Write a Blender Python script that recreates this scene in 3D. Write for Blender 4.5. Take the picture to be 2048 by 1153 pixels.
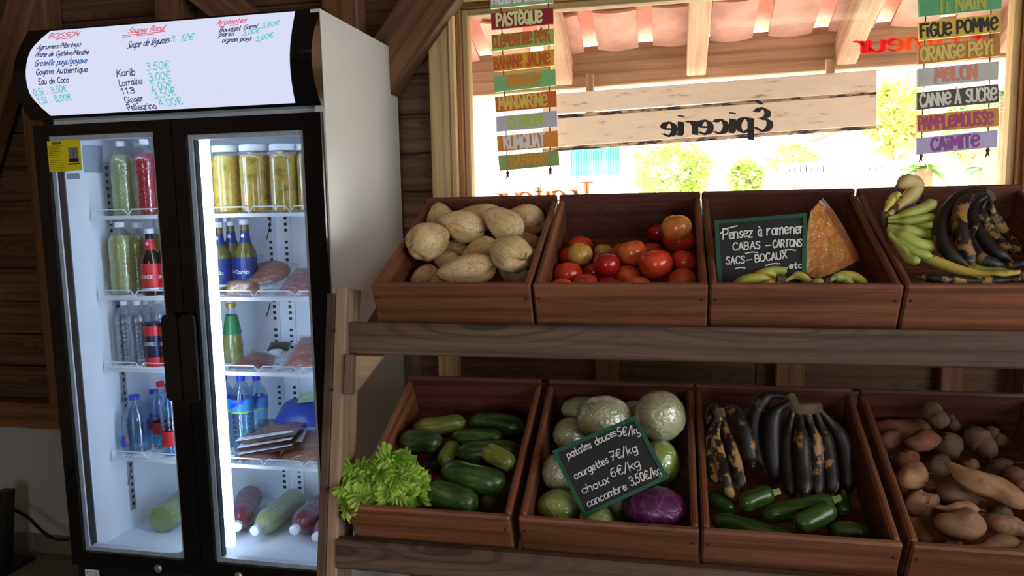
import bpy, bmesh, math, random
from mathutils import Vector, Matrix, noise
random.seed(7)
DEBUG = False
for o in list(bpy.data.objects):
    bpy.data.objects.remove(o)
SC = bpy.context.scene
COL = SC.collection
V = Vector

# ------------------------------------------------------------------ camera
FPX = 1479.0
CAMZ = 1.75
PITCH, YAW, ROLL = math.radians(6.5), math.radians(12.0), math.radians(1.18)
_F = V((-math.sin(YAW) * math.cos(PITCH), math.cos(YAW) * math.cos(PITCH), -math.sin(PITCH)))
_R0 = _F.cross(V((0, 0, 1))).normalized()
_U0 = _R0.cross(_F)
_R = math.cos(ROLL) * _R0 - math.sin(ROLL) * _U0
_U = math.sin(ROLL) * _R0 + math.cos(ROLL) * _U0
cam_d = bpy.data.cameras.new('camera')
cam_d.sensor_width = 36.0
cam_d.lens = FPX / 2048.0 * 36.0
cam_d.clip_start = 0.05
cam_d.clip_end = 300
cam = bpy.data.objects.new('camera', cam_d)
COL.objects.link(cam)
cam.matrix_world = Matrix(((_R.x, _U.x, -_F.x, 0), (_R.y, _U.y, -_F.y, 0), (_R.z, _U.z, -_F.z, CAMZ), (0, 0, 0, 1)))
SC.camera = cam

# ------------------------------------------------------------------ world, sun, exposure
SKY = 6.0
SUN = 17.0
world = bpy.data.worlds.new('sky')
SC.world = world
world.use_nodes = True
bg = world.node_tree.nodes['Background']
bg.inputs[0].default_value = (0.90, 0.96, 1.0, 1)
bg.inputs[1].default_value = SKY
sun_d = bpy.data.lights.new('sun', 'SUN')
sun_d.energy = SUN
sun_d.angle = math.radians(1.0)
sun_d.color = (1.0, 0.95, 0.86)
sun = bpy.data.objects.new('sun', sun_d)
COL.objects.link(sun)
sun.rotation_euler = V((0.12, 0.28, -1.0)).to_track_quat('-Z', 'Y').to_euler()   # high sun from behind the building
def portal(name, loc, sx, sy, direction):
    d = bpy.data.lights.new(name, 'AREA')
    d.shape = 'RECTANGLE'; d.size = sx; d.size_y = sy
    d.cycles.is_portal = True
    o = bpy.data.objects.new(name, d); COL.objects.link(o)
    o.location = loc
    o.rotation_euler = V(direction).to_track_quat('-Z', 'Z').to_euler()
SC.view_settings.view_transform = 'Standard'
SC.view_settings.look = 'None'
SC.view_settings.exposure = 0.0
SC.view_settings.gamma = 1.0
SC.view_settings.use_curve_mapping = False
SC.cycles.use_denoising = True
SC.cycles.max_bounces = 10
SC.cycles.transparent_max_bounces = 24
SC.cycles.caustics_reflective = False
SC.cycles.caustics_refractive = False
SC.cycles.sample_clamp_indirect = 6.0

# ------------------------------------------------------------------ measuring: a photo pixel seen on a real plane of the place
EYE = V((0, 0, CAMZ))
def ray(u, v):
    return _R * ((u - 1024.0) / FPX) - _U * ((v - 576.5) / FPX) + _F
def onY(u, v, Y):
    d = ray(u, v); return EYE + d * (Y / d.y)
def onX(u, v, X):
    d = ray(u, v); return EYE + d * (X / d.x)
def onP(u, v, P, N):
    d = ray(u, v); return EYE + d * ((P - EYE).dot(N) / d.dot(N))
def px_at(P, px):
    return px * (P - EYE).dot(_F) / FPX

# ------------------------------------------------------------------ materials
def lin(c):
    out = []
    for x in c[:3]:
        x = x / 255.0
        out.append(x / 12.92 if x <= 0.04045 else ((x + 0.055) / 1.055) ** 2.4)
    return (out[0], out[1], out[2], 1.0)
MATS = {}
class NT:
    def __init__(s, name):
        s.m = bpy.data.materials.new(name); s.m.use_nodes = True
        s.t = s.m.node_tree; s.n = s.t.nodes; s.n.clear()
        s.out = s.n.new('ShaderNodeOutputMaterial')
    def new(s, typ, **kw):
        nd = s.n.new('ShaderNode' + typ)
        for k, v in kw.items():
            if k.startswith('_'):
                setattr(nd, k[1:], v)
            else:
                key = k.replace('__', ' ')
                inp = nd.inputs[int(key[1:])] if (key[0] == 'i' and key[1:].isdigit()) else nd.inputs[key]
                if isinstance(v, bpy.types.NodeSocket): s.t.links.new(v, inp)
                else: inp.default_value = v
        return nd
    def link(s, a, b): s.t.links.new(a, b)
    def ramp(s, fac, stops):
        r = s.n.new('ShaderNodeValToRGB')
        e = r.color_ramp.elements
        while len(e) < len(stops): e.new(0.5)
        for i, (p, c) in enumerate(stops):
            e[i].position = p; e[i].color = c if len(c) == 4 else (*c, 1)
        s.link(fac, r.inputs[0]); return r.outputs[0]
    def mixc(s, fac, a, b, mode='MIX'):
        m = s.n.new('ShaderNodeMix'); m.data_type = 'RGBA'; m.blend_type = mode
        for i, x in ((0, fac), (6, a), (7, b)):
            if isinstance(x, bpy.types.NodeSocket): s.link(x, m.inputs[i])
            else: m.inputs[i].default_value = x
        return m.outputs[2]
    def coords(s, scale=(1, 1, 1), rnd=True, kind='Object'):
        tc = s.new('TexCoord')
        src = tc.outputs[kind]
        if rnd:
            oi = s.new('ObjectInfo')
            mul = s.new('Math', _operation='MULTIPLY', i0=oi.outputs['Random'], i1=37.0)
            va = s.new('VectorMath', _operation='ADD', i0=src, i1=(0, 0, 0))
            s.link(mul.outputs[0], va.inputs[1]); src = va.outputs[0]
        mp = s.new('Mapping', Vector=src, Scale=scale)
        return mp.outputs[0]
    def noise(s, vec, scale, detail=3, rough=0.55, dist=0.0):
        return s.new('TexNoise', Vector=vec, Scale=scale, Detail=detail, Roughness=rough, Distortion=dist).outputs['Fac']
    def bsdf(s, col, rough=0.5, **kw):
        b = s.new('BsdfPrincipled', Roughness=rough, **kw)
        if isinstance(col, bpy.types.NodeSocket): s.link(col, b.inputs['Base Color'])
        else: b.inputs['Base Color'].default_value = col
        return b
    def bump(s, h, strength=0.3, dist=0.01):
        return s.new('Bump', Height=h, Strength=strength, Distance=dist).outputs[0]
    def done(s, shader):
        s.link(shader.outputs[0] if hasattr(shader, 'outputs') else shader, s.out.inputs[0])
        return s.m

def plain(name, col, rough=0.5, var=0.12, scale=8.0, bump=0.0, **kw):
    t = NT(name)
    n = t.noise(t.coords(), scale, 3)
    c = lin(col)
    a = tuple(max(0, x * (1 - var)) for x in c[:3]) + (1,)
    b = tuple(min(1, x * (1 + var)) for x in c[:3]) + (1,)
    b_ = t.bsdf(t.ramp(n, [(0.3, a), (0.7, b)]), rough, **kw)
    if bump: t.link(t.bump(n, bump, 0.005), b_.inputs['Normal'])
    return t.done(b_)

def wood(name, c1, c2, rough=0.6, ring=1.0, grain=0.5, spec=0.3, knots=0.0, vary=0.2):
    """boards run along their local X axis"""
    t = NT(name)
    n1 = t.noise(t.coords((0.7, 16.0, 16.0)), 1.5, 6, 0.62, 0.3)
    big = t.noise(t.coords((1.1, 4.0, 4.0)), 1.3, 2, 0.5)
    w = t.new('TexWave', Vector=t.coords((0.75, 6.0, 6.0)), Scale=1.0 * ring, Distortion=8.0, Detail=2.0, _wave_type='BANDS', _bands_direction='Y')
    w.inputs['Detail Scale'].default_value = 0.5
    fine = t.noise(t.coords((2.0, 110.0, 110.0)), 1.5, 3, 0.65)
    base = t.ramp(n1, [(0.28, lin(c1)), (0.72, lin(c2))])
    dark = tuple(x * 0.42 for x in lin(c1)[:3]) + (1,)
    line = t.ramp(w.outputs['Fac'], [(0.0, (.42, .42, .42, 1)), (.22, (.14, .14, .14, 1)), (.5, (0, 0, 0, 1))])
    c = t.mixc(line, base, dark)
    c = t.mixc(1.0, c, t.ramp(big, [(.3, (.74, .72, .70, 1)), (.7, (1.1, 1.1, 1.1, 1))]), 'MULTIPLY')
    if knots:
        wob = t.new('TexNoise', Vector=t.coords((3, 9, 9)), Scale=1.2, Detail=2.0).outputs['Fac']
        vo = t.new('TexVoronoi', Vector=t.coords((1.25, 6.5, 0.0)), Scale=1.0, Randomness=0.9, _voronoi_dimensions='2D').outputs['Distance']
        vw = t.new('Math', _operation='MULTIPLY_ADD', i0=wob, i1=.16, i2=vo).outputs[0]
        rg = t.new('Math', _operation='SINE', i0=t.new('Math', _operation='MULTIPLY', i0=vw, i1=52.0).outputs[0]).outputs[0]
        rl = t.ramp(rg, [(.2, (0, 0, 0, 1)), (.9, (1, 1, 1, 1))])
        near = t.ramp(vo, [(0.0, (knots, knots, knots, 1)), (.07, (knots * .8, knots * .8, knots * .8, 1)), (.085, (knots * .8, knots * .8, knots * .8, 1)), (.60, (0, 0, 0, 1))])
        core = t.ramp(vo, [(.05, (knots * .8, knots * .8, knots * .8, 1)), (.075, (0, 0, 0, 1))])
        c = t.mixc(t.mixc(1.0, near, rl, 'MULTIPLY'), c, dark)
        c = t.mixc(core, c, dark)
    g = t.ramp(fine, [(0.25, (1 - grain, 1 - grain, 1 - grain, 1)), (0.6, (1, 1, 1, 1))])
    c = t.mixc(0.85, c, g, 'MULTIPLY')
    oi = t.new('ObjectInfo')
    rr = t.ramp(oi.outputs['Random'], [(0.0, (1 - vary, 1 - vary, 1 - vary, 1)), (1.0, (1 + vary * .6, 1 + vary * .55, 1 + vary * .5, 1))])
    c = t.mixc(1.0, c, rr, 'MULTIPLY')
    b = t.bsdf(c, rough)
    b.inputs['Specular IOR Level'].default_value = spec
    t.link(t.bump(fine, 0.3, 0.004), b.inputs['Normal'])
    return t.done(b)

def clear(name, tint=(1, 1, 1, 1), gloss=0.05, edge=0.6, rough=0.02, bump_scale=0, bump_amt=0.3):
    """thin clear glass or plastic: lets the light through, shines at the edges"""
    t = NT(name)
    tr = t.new('BsdfTransparent', Color=tint)
    gl = t.new('BsdfGlossy', Roughness=rough)
    lw = t.new('LayerWeight', Blend=0.25)
    f = t.new('MapRange', Value=lw.outputs['Facing'])
    f.inputs['To Min'].default_value = gloss; f.inputs['To Max'].default_value = edge
    mx = t.new('MixShader', i0=f.outputs[0], i1=tr.outputs[0], i2=gl.outputs[0])
    if bump_scale:
        b = t.bump(t.noise(t.coords(), bump_scale, 3, 0.6, 0.6), bump_amt, 0.01)
        t.link(b, gl.inputs['Normal']); t.link(b, lw.inputs['Normal'])
    return t.done(mx)

def liquid(name, col, var=0.15, scale=6.0, trans=0.5, rough=0.15):
    t = NT(name)
    n = t.noise(t.coords(), scale, 3)
    c = lin(col)
    cc = t.ramp(n, [(0.3, tuple(x * (1 - var) for x in c[:3]) + (1,)), (0.7, tuple(min(1, x * (1 + var)) for x in c[:3]) + (1,))])
    d = t.new('BsdfDiffuse', Color=cc); tl = t.new('BsdfTranslucent', Color=cc)
    m1 = t.new('MixShader', i0=trans, i1=d.outputs[0], i2=tl.outputs[0])
    g = t.new('BsdfGlossy', Roughness=rough)
    m2 = t.new('MixShader', i0=0.05, i1=m1.outputs[0], i2=g.outputs[0])
    return t.done(m2)

def emit(name, col, strength):
    t = NT(name)
    return t.done(t.new('Emission', Color=lin(col), Strength=strength))

# ------------------------------------------------------------------ mesh building
W = {}
class MB:
    def __init__(s): s.v = []; s.f = []
    def add(s, vs, fs):
        o = len(s.v); s.v += [V(p) for p in vs]; s.f += [tuple(i + o for i in q) for q in fs]; return s
    def box(s, x0, x1, y0, y1, z0, z1):
        return s.add([(x0, y0, z0), (x1, y0, z0), (x1, y1, z0), (x0, y1, z0), (x0, y0, z1), (x1, y0, z1), (x1, y1, z1), (x0, y1, z1)],
                     [(0, 3, 2, 1), (4, 5, 6, 7), (0, 1, 5, 4), (1, 2, 6, 5), (2, 3, 7, 6), (3, 0, 4, 7)])
    def prism(s, poly, ext):
        """poly: 3D points (planar), extruded by ext"""
        n = len(poly); e = V(ext)
        a = [V(p) for p in poly]
        return s.add(a + [p + e for p in a], [tuple(range(n))[::-1], tuple(range(n, 2 * n))] + [(i, (i + 1) % n, n + (i + 1) % n, n + i) for i in range(n)])
    def grid(s, rows, closed=False):
        nr, nc = len(rows), len(rows[0])
        fs = []
        for i in range(nr - 1):
            for j in range(nc if closed else nc - 1):
                k = (j + 1) % nc
                fs.append((i * nc + j, i * nc + k, (i + 1) * nc + k, (i + 1) * nc + j))
        return s.add([p for r in rows for p in r], fs)
    def tube(s, pts, rad, seg=8, cap=True, cross=None, side=None):
        pts = [V(p) for p in pts]; n = len(pts)
        if not hasattr(rad, '__len__'): rad = [rad] * n
        t0 = (pts[1] - pts[0]).normalized()
        ref = V(side) if side is not None else (V((0, 0, 1)) if abs(t0.z) < 0.9 else V((1, 0, 0)))
        nx = (ref - t0 * ref.dot(t0)).normalized()
        rows = []
        for i, p in enumerate(pts):
            t = (pts[min(i + 1, n - 1)] - pts[max(i - 1, 0)]).normalized()
            nx = (nx - t * nx.dot(t)).normalized(); ny = t.cross(nx)
            row = []
            for j in range(seg):
                a = 2 * math.pi * j / seg
                k = rad[i] * (cross(a, i / (n - 1)) if cross else 1.0)
                row.append(p + nx * (math.cos(a) * k) + ny * (math.sin(a) * k))
            rows.append(row)
        o = len(s.v)
        s.grid(rows, True)
        if cap:
            s.f.append(tuple(o + j for j in range(seg))[::-1]); s.f.append(tuple(o + (n - 1) * seg + j for j in range(seg)))
        return s
    def lathe(s, prof, seg=16, base=(0, 0, 0), axis=(0, 0, 1), cap=True):
        b = V(base); ax = V(axis).normalized()
        ref = V((1, 0, 0)) if abs(ax.x) < 0.9 else V((0, 1, 0))
        nx = (ref - ax * ref.dot(ax)).normalized(); ny = ax.cross(nx)
        rows = [[b + ax * z + nx * (r * math.cos(2 * math.pi * j / seg)) + ny * (r * math.sin(2 * math.pi * j / seg)) for j in range(seg)] for r, z in prof]
        o = len(s.v); s.grid(rows, True)
        if cap:
            if prof[0][0] > 1e-5: s.f.append(tuple(o + j for j in range(seg))[::-1])
            if prof[-1][0] > 1e-5: s.f.append(tuple(o + (len(prof) - 1) * seg + j for j in range(seg)))
        return s
    def ball(s, c, r, fn=None, nu=16, nv=10, frame=None):
        """r: scalar or 3 radii in frame; fn(dir)->radius factor"""
        c = V(c); r = V((r, r, r)) if not hasattr(r, '__len__') else V(r)
        X, Y, Z = frame if frame else (V((1, 0, 0)), V((0, 1, 0)), V((0, 0, 1)))
        rows = []
        for i in range(nv + 1):
            th = math.pi * i / nv
            row = []
            for j in range(nu):
                ph = 2 * math.pi * j / nu
                d = V((math.sin(th) * math.cos(ph), math.sin(th) * math.sin(ph), math.cos(th)))
                k = fn(d) if fn else 1.0
                row.append(c + X * (d.x * r.x * k) + Y * (d.y * r.y * k) + Z * (d.z * r.z * k))
            rows.append(row)
        return s.grid(rows, True)
    def build(s, name, mat, parent=None, smooth=True, angle=40, loc=None):
        me = bpy.data.meshes.new(name)
        M = W[parent] if parent is not None else Matrix.Translation(V(loc) if loc is not None else V((0, 0, 0)))
        inv = M.inverted()
        me.from_pydata([tuple(inv @ p) for p in s.v], [], s.f)
        if mat: me.materials.append(mat)
        bm = bmesh.new(); bm.from_mesh(me)
        bmesh.ops.remove_doubles(bm, verts=bm.verts, dist=1e-6)
        bmesh.ops.recalc_face_normals(bm, faces=bm.faces)
        bm.to_mesh(me); bm.free()
        if smooth:
            me.polygons.foreach_set('use_smooth', [True] * len(me.polygons))
            me.set_sharp_from_angle(angle=math.radians(angle))
        o = bpy.data.objects.new(name, me); COL.objects.link(o)
        if parent is not None: o.parent = parent
        elif loc is not None: o.location = loc
        W[o] = M.copy()
        return o
def props(o, label=None, cat=None, group=None, kind=None):
    for k, v in (('label', label), ('category', cat), ('group', group), ('kind', kind)):
        if v: o[k] = v
    return o
def thing(name, label, cat, loc=(0, 0, 0), group=None, kind=None):
    o = bpy.data.objects.new(name, None); COL.objects.link(o)
    o.empty_display_size = 0.05
    o.location = loc; W[o] = Matrix.Translation(V(loc))
    return props(o, label, cat, group, kind)
_bev = {}
def board(name, a, b, up, w, t, mat, parent=None, bev=0.004, kind=None):
    """a board from a to b (centre line); up: its face normal; w wide, t thick; local X runs along it"""
    a, b = V(a), V(b); X = b - a; L = X.length; X.normalize()
    Z = V(up); Z = (Z - X * Z.dot(X)).normalized(); Y = Z.cross(X)
    key = (round(L, 4), round(w, 4), round(t, 4), bev, mat.name)
    me = _bev.get(key)
    if me is None:
        bm = bmesh.new(); bmesh.ops.create_cube(bm, size=1.0)
        bmesh.ops.scale(bm, vec=(L, w, t), verts=bm.verts)
        if bev: bmesh.ops.bevel(bm, geom=bm.edges[:], offset=min(bev, t * 0.4), segments=2 if bev > 0.006 else 1, affect='EDGES', profile=0.5)
        me = bpy.data.meshes.new(name); bm.to_mesh(me); bm.free(); me.materials.append(mat); _bev[key] = me
    o = bpy.data.objects.new(name, me); COL.objects.link(o)
    c = (a + b) / 2
    M = Matrix(((X.x, Y.x, Z.x, c.x), (X.y, Y.y, Z.y, c.y), (X.z, Y.z, Z.z, c.z), (0, 0, 0, 1)))
    if parent is not None:
        o.parent = parent; o.matrix_local = W[parent].inverted() @ M
    else: o.matrix_world = M
    W[o] = M
    if kind: o['kind'] = kind
    return o
def cat_rom(pts, n=8):
    P = [V(p) for p in pts]; P = [P[0] * 2 - P[1]] + P + [P[-1] * 2 - P[-2]]
    out = []
    for i in range(1, len(P) - 2):
        for k in range(n):
            t = k / n
            out.append(0.5 * ((2 * P[i]) + (P[i + 1] - P[i - 1]) * t + (2 * P[i - 1] - 5 * P[i] + 4 * P[i + 1] - P[i + 2]) * t * t + (3 * P[i] - P[i - 1] - 3 * P[i + 1] + P[i + 2]) * t ** 3))
    out.append(P[-2]); return out
def wire(name, pts, r, mat, parent=None, seg=6, smooth_n=0, loc=None):
    p = cat_rom(pts, smooth_n) if smooth_n else pts
    return MB().tube(p, r, seg).build(name, mat, parent, loc=loc)

# ------------------------------------------------------------------ stroke lettering (all hand-drawn in this file)
G = {
'A': (6, '0,0 3,10 6,0|1,3.5 5,3.5'), 'B': (5.5, '0,0 0,10|~0,10 3.8,9.5 4.5,7.6 3.4,5.6 0,5.2|~0,5.2 4.4,4.8 5.4,2.6 4,.4 0,0'),
'C': (6, '~6,8.3 4.2,10 1.7,9.3 0,5 1.7,.7 4.2,0 6,1.7'), 'D': (6, '0,0 0,10|~0,10 4,9.2 6,5 4,.8 0,0'), 'E': (5, '5,10 0,10 0,0 5,0|0,5.2 4,5.2'),
'F': (5, '0,0 0,10 5,10|0,5.2 4,5.2'), 'G': (6.3, '~6,8.4 4,10 1.6,9.3 0,5 1.6,.7 4,0 6,1.6 6.2,4.5|6.2,4.5 3.6,4.5'), 'H': (6, '0,0 0,10|6,0 6,10|0,5 6,5'),
'I': (1, '.5,0 .5,10'), 'J': (5, '~4,10 4,3 3,.4 1.5,0 0,1.8'), 'K': (6, '0,0 0,10|5.6,10 0,4.5|1.8,6 6,0'), 'L': (5, '0,10 0,0 5,0'),
'M': (7.5, '0,0 .8,10 3.7,3.5 6.7,10 7.5,0'), 'N': (6, '0,0 0,10 6,0 6,10'), 'O': (7, '~3.5,10 1,8.6 0,5 1,1.4 3.5,0 6,1.4 7,5 6,8.6 3.5,10'),
'P': (5.5, '0,0 0,10|~0,10 4,9.6 5.5,7.5 4,5 0,4.5'), 'Q': (7, '~3.5,10 1,8.6 0,5 1,1.4 3.5,0 6,1.4 7,5 6,8.6 3.5,10|4,3 7,-1'),
'R': (6, '0,0 0,10|~0,10 4,9.6 5.3,7.5 4,5.2 0,4.7|2.5,4.8 6,0'), 'S': (5.5, '~5.4,8.5 3.5,10 1,9.2 .5,7.2 2.5,5.5 4.8,3.9 5.2,1.8 3,0 0,1.2'),
'T': (6, '0,10 6,10|3,10 3,0'), 'U': (6, '~0,10 0,3 1,.6 3,0 5,.6 6,3 6,10'), 'V': (6, '0,10 3,0 6,10'), 'W': (8, '0,10 2,0 4,7 6,0 8,10'), 'X': (6, '0,10 6,0|6,10 0,0'),
'Y': (6, '0,10 3,5 6,10|3,5 3,0'), 'Z': (6, '0,10 6,10 0,0 6,0'),
'a': (5, '~4.6,5 3,6 1,5.3 0,3 1,.5 2.8,.2 4.5,2|4.6,6 4.6,1 5.2,0'), 'b': (5, '0,10 0,0|~0,4 1.5,6 4,5.6 5,3 4,.5 2,0 0,1.4'), 'c': (4.5, '~4.4,5 2.8,6 .8,5.2 0,3 .8,.7 2.8,0 4.5,1'),
'd': (5, '5,10 5,0|~5,4 3.4,6 1,5.4 0,3 1,.5 3,0 5,1.6'), 'e': (4.6, '~0,3 4.4,3.5 4,5.4 2.4,6 .7,5.2 0,3 .8,.7 2.6,0 4.6,1.2'), 'f': (4, '~4,9.4 2.6,10 1.8,8.4 1.7,0|0,6 3.5,6'),
'g': (5, '~4.6,5 3,6 1,5.4 0,3.4 1,1.2 3,.8 4.6,2.4|~4.7,6 4.7,-1.4 3,-3.4 .6,-2.6'), 'h': (4.8, '0,10 0,0|~0,4 1.8,6 4,5.5 4.6,3.6 4.6,0'), 'i': (1.4, '.5,6 .5,1 1.3,0|.5,8.2 .5,8.8'),
'j': (2.5, '~2,6 2,-1.6 .4,-3|2,8.2 2,8.8'), 'k': (4.6, '0,10 0,0|4.2,6 0,2.6|1.5,3.8 4.6,0'), 'l': (1.5, '.4,10 .4,1 1.4,0'), 'm': (7.4, '0,6 0,0|~0,4 1.5,6 3.2,5.4 3.6,3.6 3.6,0|~3.6,4 5.2,6 6.8,5.4 7.2,3.6 7.2,0'),
'n': (4.6, '0,6 0,0|~0,4 1.8,6 4,5.4 4.5,3.6 4.5,0'), 'o': (4.8, '~2.4,6 .7,5.2 0,3 .7,.8 2.4,0 4.1,.8 4.8,3 4.1,5.2 2.4,6'), 'p': (5, '0,6 0,-3.5|~0,4 1.5,6 4,5.6 5,3 4,.5 2,0 0,1.4'),
'q': (5, '5,6 5,-3.5|~5,4 3.4,6 1,5.4 0,3 1,.5 3,0 5,1.6'), 'r': (3.5, '0,6 0,0|~0,3.6 1.4,5.6 3.4,5.9'), 's': (4, '~3.8,5.2 2.2,6 .5,5 1.2,3.5 3.4,2.5 3.6,.9 1.8,0 0,.9'),
't': (3.6, '~1.5,9 1.5,1.4 2.4,0 3.6,.7|0,6 3.4,6'), 'u': (4.8, '~0,6 0,2 1,.2 3,.4 4.6,2.4|4.6,6 4.6,1 5,0'), 'v': (4.6, '0,6 2.3,0 4.6,6'), 'w': (7, '0,6 1.7,0 3.5,4.5 5.2,0 7,6'), 'x': (4.4, '0,6 4.4,0|4.4,6 0,0'),
'y': (4.8, '~0,6 .3,2.6 1.6,1.4 4,3|~4.6,6 4.4,-1.6 2.6,-3.4 .5,-2.6'), 'z': (4.4, '0,6 4.4,6 0,0 4.4,0'),
'0': (5, '~2.5,10 .7,8.4 0,5 .7,1.6 2.5,0 4.3,1.6 5,5 4.3,8.4 2.5,10'), '1': (3, '0,7 2,10 2,0'), '2': (5, '~0,8 1.5,10 3.8,9.6 4.4,7.4 2.5,3.5 0,0|0,0 5,0'),
'3': (5, '~.2,8.8 2,10 4.2,9 4.2,6.6 1.8,5.4|~1.8,5.4 4.6,4.8 5,2.2 3,0 0,1.2'), '4': (5, '3.6,0 3.6,10 0,3.2 5,3.2'), '5': (5, '4.6,10 .8,10 .4,5.6|~.4,5.6 3,6 4.8,3.8 4,.8 2,0 0,1'),
'6': (5, '~4.4,9.4 2,9 .3,5.5 .2,2.2 2,0 4.4,.8 4.8,3.4 3,5.4 .5,3.8'), '7': (5, '0,10 5,10 1.8,0|1,5 4.4,5'), '8': (5, '~2.5,5.4 .5,7.4 1,9.4 2.5,10 4.2,9.2 4.4,7.4 2.5,5.4 .3,3 .8,.8 2.5,0 4.4,.9 4.8,3 2.5,5.4'),
'9': (5, '~4.6,7 2.6,4.8 .4,6 .4,8.6 2.4,10 4.4,9 4.6,6 3.4,0'), '€': (6, '~6,8.4 4.2,10 2,9 1,5 2,1 4.2,0 6,1.4|0,6 4.4,6|0,4 4,4'), '/': (4, '0,-1 4,10.5'), '.': (1.2, '.3,0 .3,.7'), ',': (1.4, '.8,.8 .2,-1.6'), '-': (5, '0,4 5,4'),
'É': (5.6, '~5.4,8.4 3.4,10 1,8.7 1.1,6.3 3.4,5.3|~3.4,5.3 .4,4.6 0,1.9 2.4,0 5.6,1.9|3.2,11.6 5,13.4'), ' ': (3.4, ''),
'é': 'e2', 'è': 'e1', 'à': 'a1', 'À': 'A1', 'ï': 'i3',
}
ACC = {'1': '1,8.8 2.8,7.4', '2': '1.6,7.4 3.6,8.9'}
def text_strokes(s, big=False):
    """-> strokes (lists of (x, y), cap height 1), total width; big: small letters drawn as tall as capitals"""
    out = []; x = 0.0
    for ch in s:
        g = G.get(ch)
        acc = None
        if isinstance(g, str): acc = g[1]; base = g[0]; g = G[base]
        else: base = ch
        w, d = g
        k = 1.0
        if big and base.islower(): k = 1.0 / 0.62
        strokes = [q for q in d.split('|') if q]
        if acc == '3': strokes = [strokes[0], '-.6,8 -.6,8.6', '1.8,8 1.8,8.6']
        elif acc: strokes.append((' '.join('%g,%g' % (float(a.split(',')[0]), float(a.split(',')[1]) + (3.6 if base.isupper() else 0)) for a in ACC[acc].split())))
        for q in strokes:
            sm = q.startswith('~')
            pts = [tuple(float(c) for c in a.split(',')) for a in q.lstrip('~').split()]
            if sm: pts = [(p.x, p.y) for p in cat_rom([V((a, b, 0)) for a, b in pts], 5)]
            ky = k if not big else (k if k > 1 else 1)
            def yy(b):
                if k > 1 and base == 'i': return b * .115
                if k > 1 and b > 7: return 1.0 + (b - 7.4) * .09
                return b * ky / 10.0 * (0.95 if k > 1 else 1)
            out.append([(x + a * (0.85 * k if k > 1 else 1) / 10.0, yy(b)) for a, b in pts])
        x += (w * (0.85 * k if k > 1 else 1) + 1.7) / 10.0
    return out, max(x - 0.17, 0.1)
def lettering(name, s, P0, P1, up, nrm, cap, pen, mat, parent, big=False, nib=None, surf=None, jit=0.0, slant=0.0, lift=0.0012, extra=()):
    """writing from P0 to P1 (baseline ends in the world), cap tall; lies lift above the surface along nrm"""
    st, wd = text_strokes(s, big)
    P0, P1 = V(P0), V(P1); nrm = V(nrm).normalized()
    X = P1 - P0; L = X.length; X.normalize()
    U = V(up); U = (U - X * U.dot(X)).normalized()
    mb = MB(); kx = L / wd
    layer = [0]
    def pos(x, y): return P0 + X * x + U * y + nrm * (lift + .00012 * (layer[0] % 7))   # strokes lie on one another like paint
    def stroke(pts, hw):
        n = len(pts); layer[0] += 1
        if n < 2: return
        a = []; b = []; l0 = layer[0]
        for i in range(n):
            layer[0] = l0 + .9 * i / n
            p, q = pts[max(i - 1, 0)], pts[min(i + 1, n - 1)]
            dx, dy = q[0] - p[0], q[1] - p[1]; l = math.hypot(dx, dy) or 1
            if nib: ox, oy = nib[0] * hw, nib[1] * hw; pad = 0
            else: ox, oy = -dy / l * hw, dx / l * hw; pad = hw * 0.7
            ex = (-pad if i == 0 else pad if i == n - 1 else 0)
            cx, cy = pts[i][0] + dx / l * ex, pts[i][1] + dy / l * ex
            a.append(pos(cx + ox, cy + oy)); b.append(pos(cx - ox, cy - oy))
        mb.grid([a, b])
        layer[0] = l0 + 1
        if nib:   # a little body so thin hairlines keep a width
            a2 = []; b2 = []
            for i in range(n):
                p, q = pts[max(i - 1, 0)], pts[min(i + 1, n - 1)]
                dx, dy = q[0] - p[0], q[1] - p[1]; l = math.hypot(dx, dy) or 1
                a2.append(pos(pts[i][0] - dy / l * hw * .3, pts[i][1] + dx / l * hw * .3)); b2.append(pos(pts[i][0] + dy / l * hw * .3, pts[i][1] - dx / l * hw * .3))
            mb.grid([a2, b2])
    def split(pts):
        out = [[pts[0]]]
        for i in range(1, len(pts)):
            out[-1].append(pts[i])
            if i < len(pts) - 1:
                a1 = math.atan2(pts[i][1] - pts[i - 1][1], pts[i][0] - pts[i - 1][0]); a2 = math.atan2(pts[i + 1][1] - pts[i][1], pts[i + 1][0] - pts[i][0])
                if abs(math.atan2(math.sin(a2 - a1), math.cos(a2 - a1))) > .7: out.append([pts[i]])
        return out
    for k, q in enumerate(st):
        jx, jy = (random.uniform(-jit, jit) * cap for _ in range(2))
        for qq in split([(a * kx + slant * b * cap + jx, b * cap + jy) for a, b in q]): stroke(qq, pen / 2)
    for q in extra:      # extra strokes in baseline units: x 0..1 of the width, y in cap heights
        stroke([(a * L, b * cap) for a, b in q], pen / 2)
    if surf:
        mb.v = [surf(p) + nrm * max(0.0, (p - P0).dot(nrm) - lift) for p in mb.v]
    return mb.build(name, mat, parent, smooth=False)
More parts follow.
